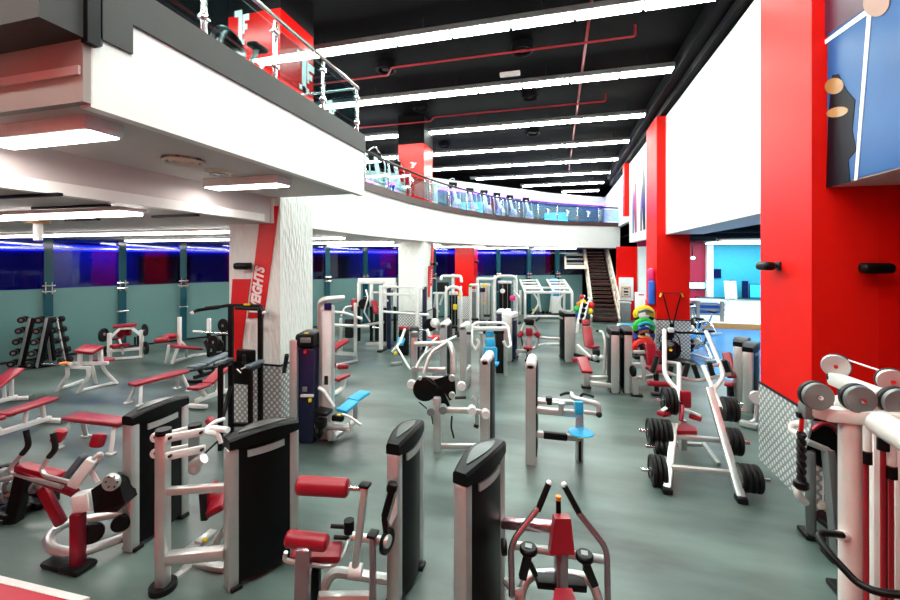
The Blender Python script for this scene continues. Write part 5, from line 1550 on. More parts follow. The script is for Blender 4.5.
# slanted red sign on the side of the middle column
XS = -4.44
t = T('zone_sign', 'red slanted stripes with small white lettering on side of middle white column', 'sign', onX(431, 296, XS))
t.p('stripe', 'red_plastic', M().prism([onX(x, y, XS) for x, y in ((431.6, 244), (433.6, 244), (432.4, 286), (429.6, 286))], (.012, 0, 0)))
t.p('stripe', 'red_plastic', M().prism([onX(x, y, XS) for x, y in ((428.3, 266), (430.2, 266), (429.6, 297), (427.9, 297))], (.014, 0, 0)))
lt = M()
for k in range(7):
    y = 283 - 2 * k
    x = 430.4 + .13 * k
    lt.prism([onX(x, y, XS + .016), onX(x + 1.1, y - .3, XS + .016), onX(x + 1.1, y - 1.4, XS + .016), onX(x, y - 1.1, XS + .016)], (.004, 0, 0))
t.p('lettering', 'paper', lt)

# back rows of stack machines
def stack_station(name, label, px0, px1, py0, d, py_floor=None, front='black', top='white_metal', arch=True, extras=()):
    a, b_ = q(px0, py0, d), q(px1, py0, d)
    t = T(name, label, 'gym machine', fl((a + b_) / 2))
    h = a.z
    t.p('frame', 'white_metal', M().tube([fl(a), fl(a, h), fl(b_, h), fl(b_)], .06, fil=.25 if arch else .03, n=10))
    t.p('frame', 'white_metal', M().tube([fl(a) + FW * .7, fl(a, h * .9) + FW * .7, fl(a, h)], .045, fil=.1).tube([fl(b_) + FW * .7, fl(b_, h * .9) + FW * .7, fl(b_, h)], .045, fil=.1))
    c = (a + b_) / 2 + FW * .35
    w = (b_ - a).length * .55
    R = Matrix((RT, FW, UP3)).transposed()
    t.p('weight_stack', front, M().box(fl(c, h * .46), (w, .25, h * .75), .03, R))
    t.p('stack_cap', top, M().box(fl(c, h * .86), (w * 1.15, .3, .12), .03, R))
    t.p('guide_rod', 'chrome', M().cyl(fl(c - RT * w * .2 - FW * .15, .1), fl(c - RT * w * .2 - FW * .15, h * .9), .015).cyl(fl(c + RT * w * .2 - FW * .15, .1), fl(c + RT * w * .2 - FW * .15, h * .9), .015))
    t.p('base', 'black', M().box(fl(c, .08), (w * 1.5, .6, .14), .03, R))
    t.p('seat_pad', 'black', M().box(fl(c - FW * .9, .48), (.3, .35, .08), .03, R))
    t.p('seat_post', 'silver', M().bar(fl(c - FW * .9), fl(c - FW * .9, .45), .08, .08))
    for (px, py, m_, w_, h_) in extras:
        t.p('instruction_card', m_, M().box(q(px, py, d - .06), (w_, .02, h_), .004, R))
    return t
stack_station('multi_press_machine', 'white arched machine with black stack and yellow cards right of the middle column sign', 446, 461, 287, 15.6, extras=((459.5, 295, 'yellow', .08, .16), (455, 307, 'yellow', .14, .2)))
t = T('pull_up_station', 'black backed frame with white pull-up arms left of the far red column', 'gym machine', fl(q(445, 325, 17)))
d = 17.0
t.p('back_board', 'black', M().bar(q(437, 288, d), q(449, 288, d), .08, .5, .05))
t.p('upright', 'white_metal', M().bar(fl(q(453, 320, d)), q(453, 274, d), .12, .1).bar(fl(q(437, 320, d)), q(437, 292, d), .1, .1))
t.p('pull_up_bar', 'white_metal', M().tube([q(441, 280, d - .2), q(441.5, 276, d - .1), q(461, 276, d - .1), q(461.5, 282, d - .2)], .06, fil=.1))
t.p('shelf', 'white_metal', M().bar(q(433, 293, d - .2), q(447, 293, d - .2), .1, .08))
t.p('dip_arm', 'silver', M().tube([q(436, 293, d), q(434, 308, d), q(439, 312, d)], .05).tube([q(444, 293, d), q(440, 305, d)], .05))
t.p('weight_stack', 'dark_metal', M().box(fl(q(431, 315, 16.4), .6), (.4, .4, .9), .1))
vb = stack_station('cable_tower', 'grey stack machine in front of the far red column', 470.5, 478, 285, 17.5, front='grey_metal', arch=False)
vb.p('badge', 'green', M().box(q(470.5, 286, 17.3), (.12, .05, .1), .02))
stack_station('weight_machine', 'tall framed machine with pale grey stack and yellow tags, right of the far red column', 477.5, 494, 279, 18.6, front='silver', arch=False, extras=((484.5, 285.5, 'yellow', .22, .12), (484.5, 303, 'yellow', .1, .1), (482, 290, 'navy', .3, .2)))
t = stack_station('cable_station', 'white rounded frame with black stack before the glass, left of the wide rung frame', 495, 516.5, 276, 19.2, front='black')
t.p('emblem', 'paper', M().sphere(q(502.5, 291, 19.15), .12, sc=(1, .3, 1)))
t.p('rung', 'white_metal', M().bar(q(513, 281, 19.3), q(517, 281, 19.1), .05, .05).bar(q(513, 286, 19.3), q(517, 286, 19.1), .05, .05).bar(q(513, 291, 19.3), q(517.5, 291, 19.1), .05, .05))
t.p('carriage', 'pink', M().box(q(512.5, 298, 19.0), (.25, .2, .25), .06))
t.p('lever_arm', 'silver', M().tube([q(515, 292, 19.2), q(519, 297, 19.0), q(520, 310, 19.0)], .05))
t = T('twin_stack_case', 'pair of dark weight cases with pale rounded caps behind the blue padded press', 'gym machine', fl(q(503, 340, 12.6)))
for px in (499.5, 506):
    c = fl(q(px, 340, 12.7))
    t.p('case', 'navy', M().box(c + V((0, .3, .65)), (.18, .6, 1.3), .04))
    t.p('cap', 'white_metal', M().box(c + V((0, .3, 1.33)), (.21, .66, .1), .045))

# wide white rung frame
t = T('rung_frame', 'wide white frame with ladder rungs on both ends, in front of the glass', 'rack', fl(q(548, 318, 20.5)))
d0_, z0 = 20.4, 1.32
A, B = fl(q(525, 310, d0_)), fl(q(572, 310, d0_))
for c in (A, B):
    for off in (0, 1.4):
        t.p('upright', 'white_metal', M().bar(c + FW * off, c + FW * off + UP3 * z0, .12, .12, .02))
    t.p('ladder', 'white_metal', M().bar(c + UP3 * z0, c + FW * 1.5 + UP3 * (z0 + .55), .1, .1).bar(c + UP3 * z0 + RT * (.9 if c is A else -.9), c + FW * 1.5 + UP3 * (z0 + .55) + RT * (.9 if c is A else -.9), .1, .1))
    for k in range(5):
        o_ = FW * (.1 + .33 * k) + UP3 * (z0 + .03 + .125 * k)
        t.p('rung', 'white_metal', M().cyl(c + o_, c + o_ + RT * (.9 if c is A else -.9), .045, n=8))
    s_ = 1 if c is A else -1
    t.p('brace', 'white_metal', M().tube([c + UP3 * z0 + RT * s_ * .4, c + RT * s_ * .75 + UP3 * .8, c + RT * s_ * .35 + UP3 * .2], .05, fil=.3).tube([c + UP3 * z0 + RT * s_ * .8 + FW * .7, c + RT * s_ * .95 + FW * .7 + UP3 * .25], .05))
t.p('crossbar', 'white_metal', M().bar(A + UP3 * z0, B + UP3 * z0, .13, .12, .02).bar(A + UP3 * (z0 + .2) + FW * .5, B + UP3 * (z0 + .2) + FW * .5, .1, .1, .02).bar(A + UP3 * .12, B + UP3 * .12, .1, .1, .02))
t.p('rope_bundle', 'white_metal', M().box(q(556, 305, d0_ + .4), (.5, .2, .9), .1))
t.p('pin', 'yellow', M().box(q(533.5, 310, d0_ - .1), (.12, .1, .1), .03))
for i in range(9):
    c = fl(q(531 + i * 4, 312, 22.0), .45)
    t2 = one('medicine_ball', ['black_rubber', 'dark_metal', 'navy'][i % 3], M().sphere(c + V((0, 0, -.27 - .08)), .1), 'dark medicine ball on the floor under the wide white rung frame', 'ball', 'balls under the rung frame')
c = q(554, 285, 22.3)
t = T('standing_punch_bag', 'blue upright punch bag behind the wide white rung frame', 'punching bag', fl(c))
t.p('bag', 'blue_vinyl', M().cyl(fl(c, .4), fl(c, 1.95), .22, n=18, bev=.08))
t.p('base', 'black', M().cyl(fl(c), fl(c, .4), .35, .25, n=18, bev=.03))
t.p('loop', 'white_metal', M().tube([fl(c, .9) + RT * .3, fl(c, 1.7) + RT * .33, fl(c, 1.85) + RT * .45, fl(c, 1.7) + RT * .55, fl(c, .9) + RT * .55], .04, fil=.1))

# staircase, far right
t = T('staircase', 'open dark-treaded staircase with cream railings at the far right end', 'stairs', fl(q(605, 322, 19.3)))
xl, xr, ys, ye, n = 1.66, 2.78, 20.4, 26.6, 19
for i in range(n):
    y = ys + (ye - ys) * i / n
    z = 3.5 * (i + 1) / n
    t.p('tread', 'brown' if i not in (0, 8) else 'brown', M().box(((xl + xr) / 2, y + .16, z - .03), (xr - xl, .36 if i != 8 else .5, .07 if i not in (0, 8) else .14), .008))
    t.p('gap_strip', 'cream', M().box(((xl + xr) / 2, y + .32, z - .1), (xr - xl - .1, .02, .06)))  # pale strip added to stand for the bright gap between treads
for x in (xl - .06, xr + .06):
    t.p('stringer', 'cream', M().bar((x, ys - .05, .1), (x, ye, 3.5), .07, .3, .01))
    rl = t.p('railing', 'cream', M().bar((x, ys, 1.05), (x, ye, 4.45), .08, .08, .01))
    for k in range(10):
        y = ys + (ye - ys) * k / 10 + .1
        z = 3.5 * k / 10
        t.p('baluster', 'cream', M().bar((x, y, z + .15), (x, y, z + 1.08), .05, .05, .01))
    t.p('rail', 'cream', M().bar((x, ys, .65), (x, ye, 4.05), .05, .05, .01))
t = T('stair_flight', 'upper stair flight with white sides seen under the gallery, left of the staircase', 'stairs', (1.0, 24, 2.9))
a, b_ = q(566, 268, 23.5), q(583, 252, 23.5)
for k in range(3):
    z = 2.75 + k * .24
    t.p('tread', 'grey_metal', M().box(((a.x + b_.x) / 2, 23.5 + k * .3, z), (b_.x - a.x, .34, .1), .01))
for x in (a.x - .05, b_.x + .05):
    t.p('stringer', 'cream', M().bar((x, 23.3, 2.55), (x, 24.5, 3.4), .1, .3, .01))
t.p('stringer', 'cream', M().bar((a.x - .1, 23.3, 2.56), (b_.x + .1, 23.3, 2.56), .08, .2, .01))
struct('wall_stairs', 'red_gloss', M().box((3.32, 21.6, 1.8), (.92, .3, 3.62)))
struct('wall_stairs_back', 'black_paint', M().box((2.0, 27.5, 1.8), (6, .2, 3.62)))
struct('trim_stairs', 'white_wall', M().box((4.05, 21.4, 1.8), (.5, .3, 3.6)))

# dispenser, bin, sign on red wall
d = 19.75
a = q(626, 289, d)
t = T('towel_dispenser', 'white wall dispenser with small framed notice on the red wall by the stairs', 'dispenser', a - V((0, 0, .6)))
t.p('cabinet', 'white_metal', M().box(a, (.66, .12, 1.12), .03))
fr = t.p('notice_frame', 'wood', M().box(q(626, 292, d - .1), (.42, .03, .52), .01))
t.p('notice', 'cream', M().box(q(626, 292, d - .13), (.32, .02, .42)), fr)
lines = M()
for k in range(3):
    lines.box(q(626, 288.8 + k * 3, d - .15), (.22, .01, .06 if k != 1 else .1))
t.p('notice_text', 'brown', lines, fr)
a = fl(q(626, 322, 19.3))
t = T('waste_bin', 'grey metal bin below the white dispenser by the stairs', 'bin', a)
t.p('body', 'grey_metal', M().box(a + V((0, .2, .42)), (.44, .3, .84), .03))
t.p('lid', 'silver', M().box(a + V((0, .2, .9)), (.5, .34, .12), .05))
a = q(641, 308, 16.5)
t = T('leaflet_stand', 'white leaflet board with small red heading beside the red pillar', 'sign', fl(a))
t.p('board', 'paper', M().box(V((a.x, a.y, 1.05)), (.46, .05, 1.2), .02, Euler((-.1, 0, 0)).to_matrix()))
t.p('heading', 'red_plastic', M().box(V((a.x, a.y - .09, 1.55)), (.2, .02, .05)))
t.p('stand', 'grey_metal', M().box(V((a.x, a.y + .05, .25)), (.3, .3, .5), .02))
for i, (m_, y, z, h, lab) in enumerate([('blue', 13.75, 1.95, .75, 'blue padded shield hung on left side of second red pillar'), ('pink', 13.85, 2.5, .4, 'pink and orange pad above the blue shield on second red pillar'), ('red_plastic', 14.2, 1.5, .4, 'red pad below the blue shield on second red pillar')]):
    one('strike_pad', m_, M().box((2.86, y + .1, z), (.16, .34, h), .06, seg=3), lab, 'pad')
# notices on that pillar
one('notice_sheet', 'paper', M().box((2.94, 14.3, 2.5), (.02, .3, .4)), 'small white notice on left side of second red pillar', 'notice')

# tree of medicine plates before the stairs
t = T('ball_rack', 'white slanted ball rack with coloured balls left of the stairs', 'rack', fl(q(583, 326, 18.3)))
t.p('upright', 'white_metal', M().bar(fl(q(577, 326, 18.2)), q(584, 295, 18.6), .1, .08).bar(fl(q(582, 326, 18.2)), q(589, 297, 18.6), .1, .08))
for k in range(5):
    s_ = .15 + k * .18
    t.p('rung', 'black', M().bar(q(577, 326, 18.2).lerp(q(584, 295, 18.6), s_), q(582, 326, 18.2).lerp(q(589, 297, 18.6), s_), .08, .18, .02))
for i, (px, py, m_, r) in enumerate([(577, 309, 'green', .17), (583, 302, 'yellow', .16), (591, 305, 'red_plastic', .15), (575, 315, 'blue', .16), (590, 311, 'yellow', .14), (582, 297, 'red_plastic', .12), (579, 304, 'orange', .12)]):
    one('medicine_ball', m_, M().sphere(q(px, py, 18.6), r), ['green ball on the white slanted ball rack', 'large yellow ball on upper part of the slanted ball rack', 'red ball on right side of the slanted ball rack', 'blue ball at low left of the slanted ball rack', 'smaller yellow ball on right side of the slanted ball rack', 'small red ball at the top of the slanted ball rack', 'small orange ball on left side of the slanted ball rack'][i], 'ball')

# ================================================================ RIGHT SIDE
# coloured crescent weight bags on a stand
c0 = fl(q(644, 352, 12.2))
t = T('bag_stand', 'dark stand carrying the pile of coloured crescent bags by the second red pillar', 'stand', c0)
t.p('post', 'dark_metal', M().box(c0 + V((0, .25, .6)), (.15, .12, 1.2), .02))
t.p('base', 'black', M().box(c0 + V((0, .1, .05)), (.6, .5, .1), .03))
t.p('shelf', 'orange', M().box(c0 + V((0, 0, .62)), (.42, .3, .1), .03))
t.p('shelf', 'silver', M().box(c0 + V((0, .05, 1.2)), (.4, .2, .16), .04))
def crescent(name, label, m, px, py, d, R_, r, m2='dark_metal'):
    c = q(px, py, d)
    t = T(name, label, 'weight bag', c - V((0, 0, R_)), 'coloured crescent bags')
    pts = []
    for k in range(13):
        a = math.radians(-30 + 240 * k / 12)
        pts.append(c + RT * math.cos(a) * R_ + UP3 * math.sin(a) * R_ * .75)
    rings = []
    for k, p_ in enumerate(pts):
        rr = r * (.55 + .45 * math.sin(PI * k / 12))
        a = math.radians(-30 + 240 * k / 12)
        o_ = RT * math.cos(a) + UP3 * math.sin(a)
        rings.append([p_ + o_ * rr * math.cos(j * PI / 4) + FW * rr * math.sin(j * PI / 4) for j in range(8)])
    t.p('bag', m, M().ring_sweep(rings))
    t.p('handle', m2, M().tube([pts[3] - FW * r, pts[6] - FW * r * 1.3, pts[9] - FW * r], .035, fil=.1))
    for k in (0, 12):
        t.p('grip', 'black', M().sphere(pts[k], r * .7))
    return t
crescent('weight_bag', 'yellow crescent weight bag on top of the coloured pile', 'yellow', 644, 315, 12.0, .25, .11, 'grey_metal')
crescent('weight_bag', 'green crescent weight bag under the yellow one', 'green', 644, 328, 11.9, .26, .11, 'blue_vinyl')
crescent('weight_bag', 'blue crescent weight bag between the green and red ones', 'blue', 644, 336, 12.1, .26, .1, 'tan')
crescent('weight_bag', 'red crescent weight bag at the bottom of the coloured pile', 'red_plastic', 644, 349, 11.9, .28, .12, 'black')
t = T('step_platform', 'pale blue and white step platform on red risers left of the coloured bags', 'step', fl(q(628, 335, 13.6), .95))
c = q(628, 326, 13.6)
t.p('top', 'paper', M().box(c, (.65, .35, .1), .03))
t.p('mat', 'blue_vinyl', M().box(c + V((0, -.03, .06)), (.5, .26, .03), .01))
t.p('riser', 'red_plastic', M().box(V((c.x - .2, c.y, c.z / 2)), (.18, .32, c.z), .04).box(V((c.x + .2, c.y, c.z / 2)), (.18, .32, c.z), .04))

# suspension straps and anchor frame on the second red pillar
dt = 12.1
t = T('suspension_straps', 'black V-shaped suspension straps with yellow tabs on second red pillar', 'straps', q(672, 330, dt))
t.p('strap', 'black', M().bar(q(663, 294, dt), q(672, 328, dt), .05, .02, .004).bar(q(681, 294, dt), q(672, 328, dt), .05, .02, .004).bar(q(672, 324, dt), q(672, 338, dt), .12, .04, .01))
t.p('tab', 'yellow', M().bar(q(661.5, 293, dt), q(660, 297, dt), .07, .03, .01).bar(q(681, 293, dt), q(683, 297, dt), .07, .03, .01))
t.p('bar', 'dark_metal', M().cyl(q(661, 293, dt), q(682, 293, dt), .015))
t = T('ski_trainer', 'black cable trainer with round flywheel at the foot of second red pillar', 'gym machine', fl(q(670, 362, 11.8)))
t.p('mast', 'black', M().bar(fl(q(669, 360, 11.9)), q(669, 331, 11.9), .16, .12, .02))
t.p('flywheel', 'black_gloss', M().lathe(q(670, 350, 11.8), q(670, 350, 11.6), [(0, .2), (.03, .28), (.17, .28), (.2, .2)], 24))
t.p('flywheel_hub', 'yellow', M().cyl(q(670.5, 350, 11.59), q(670.5, 350, 11.56), .04, n=12))
t.p('cross_bar', 'black', M().tube([q(671, 331, 11.8), q(681, 333, 11.7), q(690, 332.5, 11.7), q(704, 334, 11.7)], .035, fil=.1))
t.p('cable', 'black', M().tube([q(668, 332, 11.8), q(661, 334, 11.8), q(659, 341, 11.8), q(664, 350, 11.8)], .015, fil=.2).tube([q(674, 333, 11.8), q(679, 338, 11.8), q(681, 352, 11.8)], .015, fil=.2))
t.p('base', 'black', M().box(fl(q(672, 361, 11.7), .05), (.8, .6, .1), .03))
t.p('monitor', 'white_metal', M().box(q(671, 330, 11.7), (.16, .1, .14), .03))

# chrome spin bikes on the blue studio floor
def spin(name, label, loc, rz):
    t = T(name, label, 'exercise bike', loc, 'chrome bikes by the second red pillar', rz, local=True)
    t.p('flywheel', 'dark_metal', M().lathe((-.03, .42, .34), (.03, .42, .34), [(0, .2), (.01, .25), (.05, .25), (.06, .2)], 20))
    t.p('frame', 'chrome', M().tube([(0, -.45, .1), (0, -.2, .5), (0, .4, .36), (0, .55, .95)], .04).tube([(0, -.2, .5), (0, -.32, .85)], .035).tube([(-.04, .42, .34), (-.04, .45, .7)], .03))
    t.p('saddle', 'black', M().box((0, -.33, .9), (.2, .28, .08), .035))
    t.p('handlebar', 'chrome', M().tube([(-.22, .75, 1.08), (-.2, .55, 1.02), (.2, .55, 1.02), (.22, .75, 1.08)], .025, fil=.08))
    t.p('console', 'black', M().box((0, .6, 1.08), (.2, .06, .14), .02))
    t.p('base', 'silver', M().bar((-.28, -.5, .05), (.28, -.5, .05), .08, .08).bar((-.28, .6, .05), (.28, .6, .05), .08, .08).bar((0, -.5, .07), (0, .6, .07), .06, .06))
    t.p('crank', 'chrome', M().cyl((-.1, 0, .38), (.1, 0, .38), .06).bar((-.1, 0, .38), (-.1, .12, .26), .03, .03).bar((.1, 0, .38), (.1, -.12, .5), .03, .03))
    t.p('guard', 'white_metal', M().lathe((.04, .15, .42), (.07, .15, .42), [(0, .17), (.03, .17)], 18))
    return t.o
c = q(699, 358, 12.2)
s0 = spin('spin_bike', 'chrome exercise bike standing just right of second red pillar', fl(c), .5)
c = q(693, 343, 14.6)
dup(s0, fl(c), .3, 'chrome exercise bike farther behind the one beside second red pillar')
c = q(705, 341, 16.4)
dup(s0, fl(c), .6, 'chrome exercise bike farther back to the right on blue floor')

# plate-loaded leaning machine with plates on its rails
t = T('hack_squat_machine', 'long silver leaning frame with plate pegs on both rails and red seat, right centre', 'gym machine', fl(q(705, 480, 5.6)))
Lf, Rf = q(667, 489, 5.2), q(741, 497, 5.0)
Lf.z = Rf.z = .05
Lt, Rt_ = q(693, 392, 6.6), q(706, 332, 7.3)
t.p('rail', 'silver', M().bar(Lf, q(675, 424, 5.95), .09, .07, .01))
t.p('rail', 'silver', M().bar(Rf, q(709, 388, 6.05), .1, .07, .01))
t.p('foot', 'black_rubber', M().box(Lf + V((0, 0, -.01)), (.12, .14, .08), .02).box(Rf + V((0, 0, -.01)), (.12, .14, .08), .02))
for a, b_ in (((671, 467, 5.4), (730, 473, 5.2)), ((672, 436, 5.8), (722, 440.5, 5.6)), ((667, 452, 6.6), (716, 457, 6.4))):
    t.p('crossbar', 'silver', M().bar(q(*a), q(*b_), .07, .06, .01))
t.p('frame', 'silver', M().bar(fl(q(676, 444, 6.3), .3), fl(q(683, 453, 6.2), .1), .06, .05).bar(q(703, 443, 6.3), q(719, 464, 5.9), .06, .05).bar(q(683, 420, 6.2), fl(q(683, 455, 6.2), .08), .09, .08).bar(q(672, 443, 6.4), q(704, 445, 6.3), .07, .05))
t.p('swing_frame', 'white_metal', M().tube([q(664.5, 330, 7.3), q(664.5, 372, 6.6), q(668, 380, 6.5), q(682, 395, 6.3)], .036, fil=.12, n=10).tube([q(706, 331, 7.3), q(723, 372, 6.7), q(722, 379, 6.6), q(713, 390, 6.4)], .036, fil=.12, n=10).tube([q(679, 364, 6.7), q(679, 404, 6.2)], .036, n=10).tube([q(703, 366, 6.7), q(721, 408, 6.1)], .036, n=10))
t.p('crossbar', 'silver', M().tube([q(664, 371, 6.7), q(680, 378, 6.6), q(697, 381, 6.6), q(730, 374, 6.7)], .03, fil=.1).cyl(q(666, 362, 6.8), q(680, 364, 6.75), .03).cyl(q(706, 367, 6.8), q(722, 364, 6.8), .03))
for (a, b_) in (((652, 372), (657, 356)), ((684, 378), (688, 363)), ((698, 378), (693, 364)), ((713, 376), (709, 362)), ((728, 372), (724, 360)), ((669, 378), (671, 366))):
    t.p('grip', 'black_rubber', M().cyl(q(a[0], a[1], 6.75), q(b_[0], b_[1], 6.75), .04, n=12))
t.p('back_pad', 'red_vinyl', M().box(q(685.5, 399, 6.15), (.15, .09, .26), .03), label='dark red upright back pad')
t.p('seat_pad', 'red_vinyl', M().prism([q(677, 427, 5.9), q(684, 421.5, 6.2), q(697, 428, 5.9), q(697, 431, 5.75), q(677, 431, 5.75)], UP3 * -.05), label='bright red saddle seat')
t.p('foot_pad', 'red_vinyl', M().bar(q(660, 414, 6.0), q(668, 413, 6.1), .12, .07, .02).bar(q(689, 415, 6.1), q(702, 419, 6.0), .12, .07, .02))
t.p('lever_arm', 'white_metal', M().bar(q(684, 409, 6.1), q(701, 416, 6.0), .05, .03).bar(q(662, 411, 6.0), q(672, 404, 6.1), .05, .03))
t.p('seat_post', 'maroon_reflect', M().bar(q(681, 421, 6.0), q(682, 405, 6.1), .06, .06))
PEG = {'left': [(q(671, 473, 5.4), 3, .21, 'lowest left peg'), (q(674, 449, 5.72), 3, .11, 'small middle left peg'), (q(676, 434, 5.85), 5, .19, 'upper left peg'), (q(681, 402, 6.15), 3, .2, 'left swing arm peg')],
       'right': [(q(731, 476, 5.2), 4, .17, 'lowest right peg'), (q(719, 440, 5.6), 3, .18, 'middle right peg'), (q(717, 408, 6.1), 3, .18, 'upper right peg')]}
for side, pegs in PEG.items():
    sg = -1 if side == 'left' else 1
    for (p_, n, r, lab) in pegs:
        ax = V((1, 0, 0)) * sg
        ln = .1 + n * .062 + .08
        t.p('weight_peg', 'chrome', M().cyl(p_, p_ + ax * ln, .024, n=12))
        base = None
        for k in range(n):
            c = p_ + ax * (.1 + k * .062)
            lb = 'black weight plate on ' + ('' if 'peg in' in lab else 'the ') + lab + ' of the silver leaning frame'
            gp = 'plates on ' + lab
            if base is None:
                base = plate(c, ax, r, .055, label=lb, group=gp)
            else:
                dup(base, c, 0, lb, gp)

# red padded machine and twin towers at the red pillar
t = T('back_extension_machine', 'twin black topped towers with pale red padded seat at the edge of the red pillar', 'gym machine', fl(q(745, 408, 8.1)))
for px, d, y in ((738.5, 8.35, 0), (748, 7.95, 0)):
    c = fl(q(px, 400, d))
    u_ = V((.35, 1, 0)).normalized()
    tower(t, (c.x, c.y), (c.x + .36, c.y + .62), 1.28 if px > 740 else 1.3, .24, .17, inset=False)
t.p('back_pad', 'red_vinyl', padq([q(725, 377, 8.4), q(734, 377, 8.3), q(733, 351, 8.6), q(723, 352.5, 8.7)], .09, .03), label='pale red back pad')
t.p('seat_pad', 'red_vinyl', padq([q(724, 383, 8.2), q(734, 384, 8.1), q(735, 380.5, 8.5), q(726, 379.5, 8.6)], .07, .03))
t.p('arm_rest', 'grey_metal', M().bar(q(727, 362, 8.0), q(732, 376, 8.0), .06, .08, .03).cyl(q(722, 365, 8.1), q(728, 361, 8.1), .045))
t.p('seat_post', 'dark_metal', M().bar(q(730, 384, 8.3), fl(q(731, 405, 8.3), .03), .1, .1, .02))
t.p('peg', 'chrome', M().cyl(q(733, 404, 7.6), q(743, 404, 7.5), .03))
t.p('shield', 'silver', M().lathe(q(757, 398, 7.5), q(757.5, 398, 7.45), [(0, .12), (.03, .13), (.06, .11)], 18).tube([q(757, 400, 7.5), q(756, 420, 7.45), q(748, 424, 7.5)], .04, fil=.05))
t.p('base_frame', 'silver', M().bar(fl(q(740, 425, 7.3), .06), fl(q(758, 428, 7.1), .06), .14, .09, .02))

# white cable crossover, bottom right
t = T('cable_crossover', 'large white cable crossover frame with pulley discs, bottom right corner', 'gym machine', fl(q(850, 600, 2.1)))
d = 2.1
a = q(850, 412, d)
t.p('post', 'white_post', M().cyl(fl(a), fl(a, 2.27), .046, n=20))
t.p('beam', 'white_post', M().bar(q(806, 409, 2.2), q(830, 414, 2.12), .07, .07, .02).bar(q(822, 413, 2.14), q(940, 424, 1.9), .075, .075, .02))
t.p('beam_end', 'grey_metal', M().box(q(808, 410, 2.19), (.07, .08, .09), .02))
t.p('beam_sleeve', 'black', M().bar(q(812, 417, 2.18), q(856, 421, 2.08), .06, .025, .006))
t.p('cross_beam', 'white_post', M().bar(q(835, 379, 2.9), q(886, 399, 2.3), .1, .09, .02).bar(q(836, 403, 2.6), q(900, 409, 2.5), .09, .09, .02))
t.p('arm_tube', 'white_post', M().cyl(q(881, 424, 1.95), q(960, 470, 1.5), .06, n=16))
def pulley(px, py, d, r, ax, rim='black', face='grey_metal'):
    c = q(px, py, d)
    ax = V(ax).normalized()
    w = t.p('pulley', 'black_rubber', discs(c + ax * .02, ax, r, .035, 26))
    t.p('pulley_cover', face, M().lathe(c - ax * .004, c - ax * .02, [(0, r * .97), (.01, r * .95), (.016, r * .9)], 26), w)
    t.p('pulley_bolt', 'chrome', M().cyl(c - ax * .02, c - ax * .034, r * .16, n=12).cyl(c - ax * .034, c - ax * .04, r * .08, n=6), w)
FA = FW * .96 + RT * .25
pulley(817, 396, 2.1, .073, FA)
pulley(859, 399, 2.05, .073, FA)
pulley(898, 402.5, 2.0, .073, FA)
pulley(836, 366, 2.9, .085, FW * .7 + RT * .7, face='silver')
pulley(892, 381, 2.5, .075, FW * .8 + RT * .6, face='silver')
t.p('pulley_bracket', 'chrome', M().bar(q(835, 358.5, 2.9), q(845, 358.5, 2.95), .06, .03, .008).bar(q(813, 390, 2.12), q(820, 393, 2.1), .03, .02, .004))
t.p('pulley_mount', 'black', M().box(q(833, 378, 2.88), (.06, .08, .06), .02).box(q(843, 380, 2.95), (.05, .08, .1), .01))
t.p('base_plate', 'black_rubber', M().cyl(fl(q(850, 412, d)), fl(q(850, 412, d), .03), .16, n=24))
t.p('cable', 'white_metal', M().tube([q(845, 359, 2.9), q(890, 374, 2.5)], .006))
for i, (px, y0, y1, yb) in enumerate([(866, 418, 455, 590), (883, 425, 442, 600), (891, 425, 470, 600)]):
    t.p('upright_tube', 'white_post', M().cyl(q(px, y0 - 4, 2.35), q(px, y1, 2.35), .025, n=12))
    t.p('cable_sleeve', 'black', M().cyl(q(px, y1 - 4, 2.34), q(px, y1 + 8, 2.34), .028, n=12))
    rod = t.p('guide_rod', 'red_pipe', M().cyl(q(px, y1 + 6, 2.35), V((q(px + .5, 690, 2.36).x, q(px + .5, 690, 2.36).y, .06)), .013, n=10))
t.p('base_plate', 'dark_metal', M().bar(fl(q(856, 700, 2.36), .04), fl(q(905, 700, 2.36), .04), .2, .08, .01))
vb_ = [(876, 430, 600, 3.0, .07), (897, 430, 600, 2.9, .06)]
for px, y0, y1, d_, w in vb_:
    a = q(px, y0, d_)
    t.p('upright', 'white_post', M().box(fl(a, a.z / 2), (w, w, a.z), .015))
t.p('curved_bar', 'black', M().tube([q(842, 535, 2.05), q(822, 533, 2.0), q(818, 537, 1.98), q(828, 552, 1.9), q(858, 584, 1.8), q(876, 592, 1.75), q(920, 597, 1.7)], .016, fil=.06, n=10))
t.p('bar_mount', 'white_post', M().cyl(q(840, 535.5, 2.06), q(848, 536, 2.1), .025, n=12))
t = T('tricep_rope', 'black braided rope handle hanging from red strap at the crossover beam end', 'rope', q(801, 488, 2.2))
pts = M()
for sg in (-1, 1):
    ps = []
    for k in range(25):
        a = k * .9
        ps.append(q(801.5, 433 + 50 * k / 24, 2.2) + RT * math.cos(a + sg * 1.57) * .011 + FW * math.sin(a + sg * 1.57) * .011)
    pts.tube(ps, .013, fil=0, n=7)
t.p('braid', 'black_rubber', pts)
t.p('rope_end', 'black', M().lathe(q(801, 480, 2.2), q(801, 489, 2.2), [(0, .022), (.01, .034), (.035, .036), (.048, .025)], 16))
t.p('strap', 'red_plastic', M().bar(q(803, 405, 2.22), q(807, 411, 2.2), .05, .03, .01).bar(q(802, 418, 2.2), q(801, 432, 2.2), .02, .012, .003))
t.p('clip', 'black', M().box(q(802, 415, 2.2), (.05, .04, .035), .01))

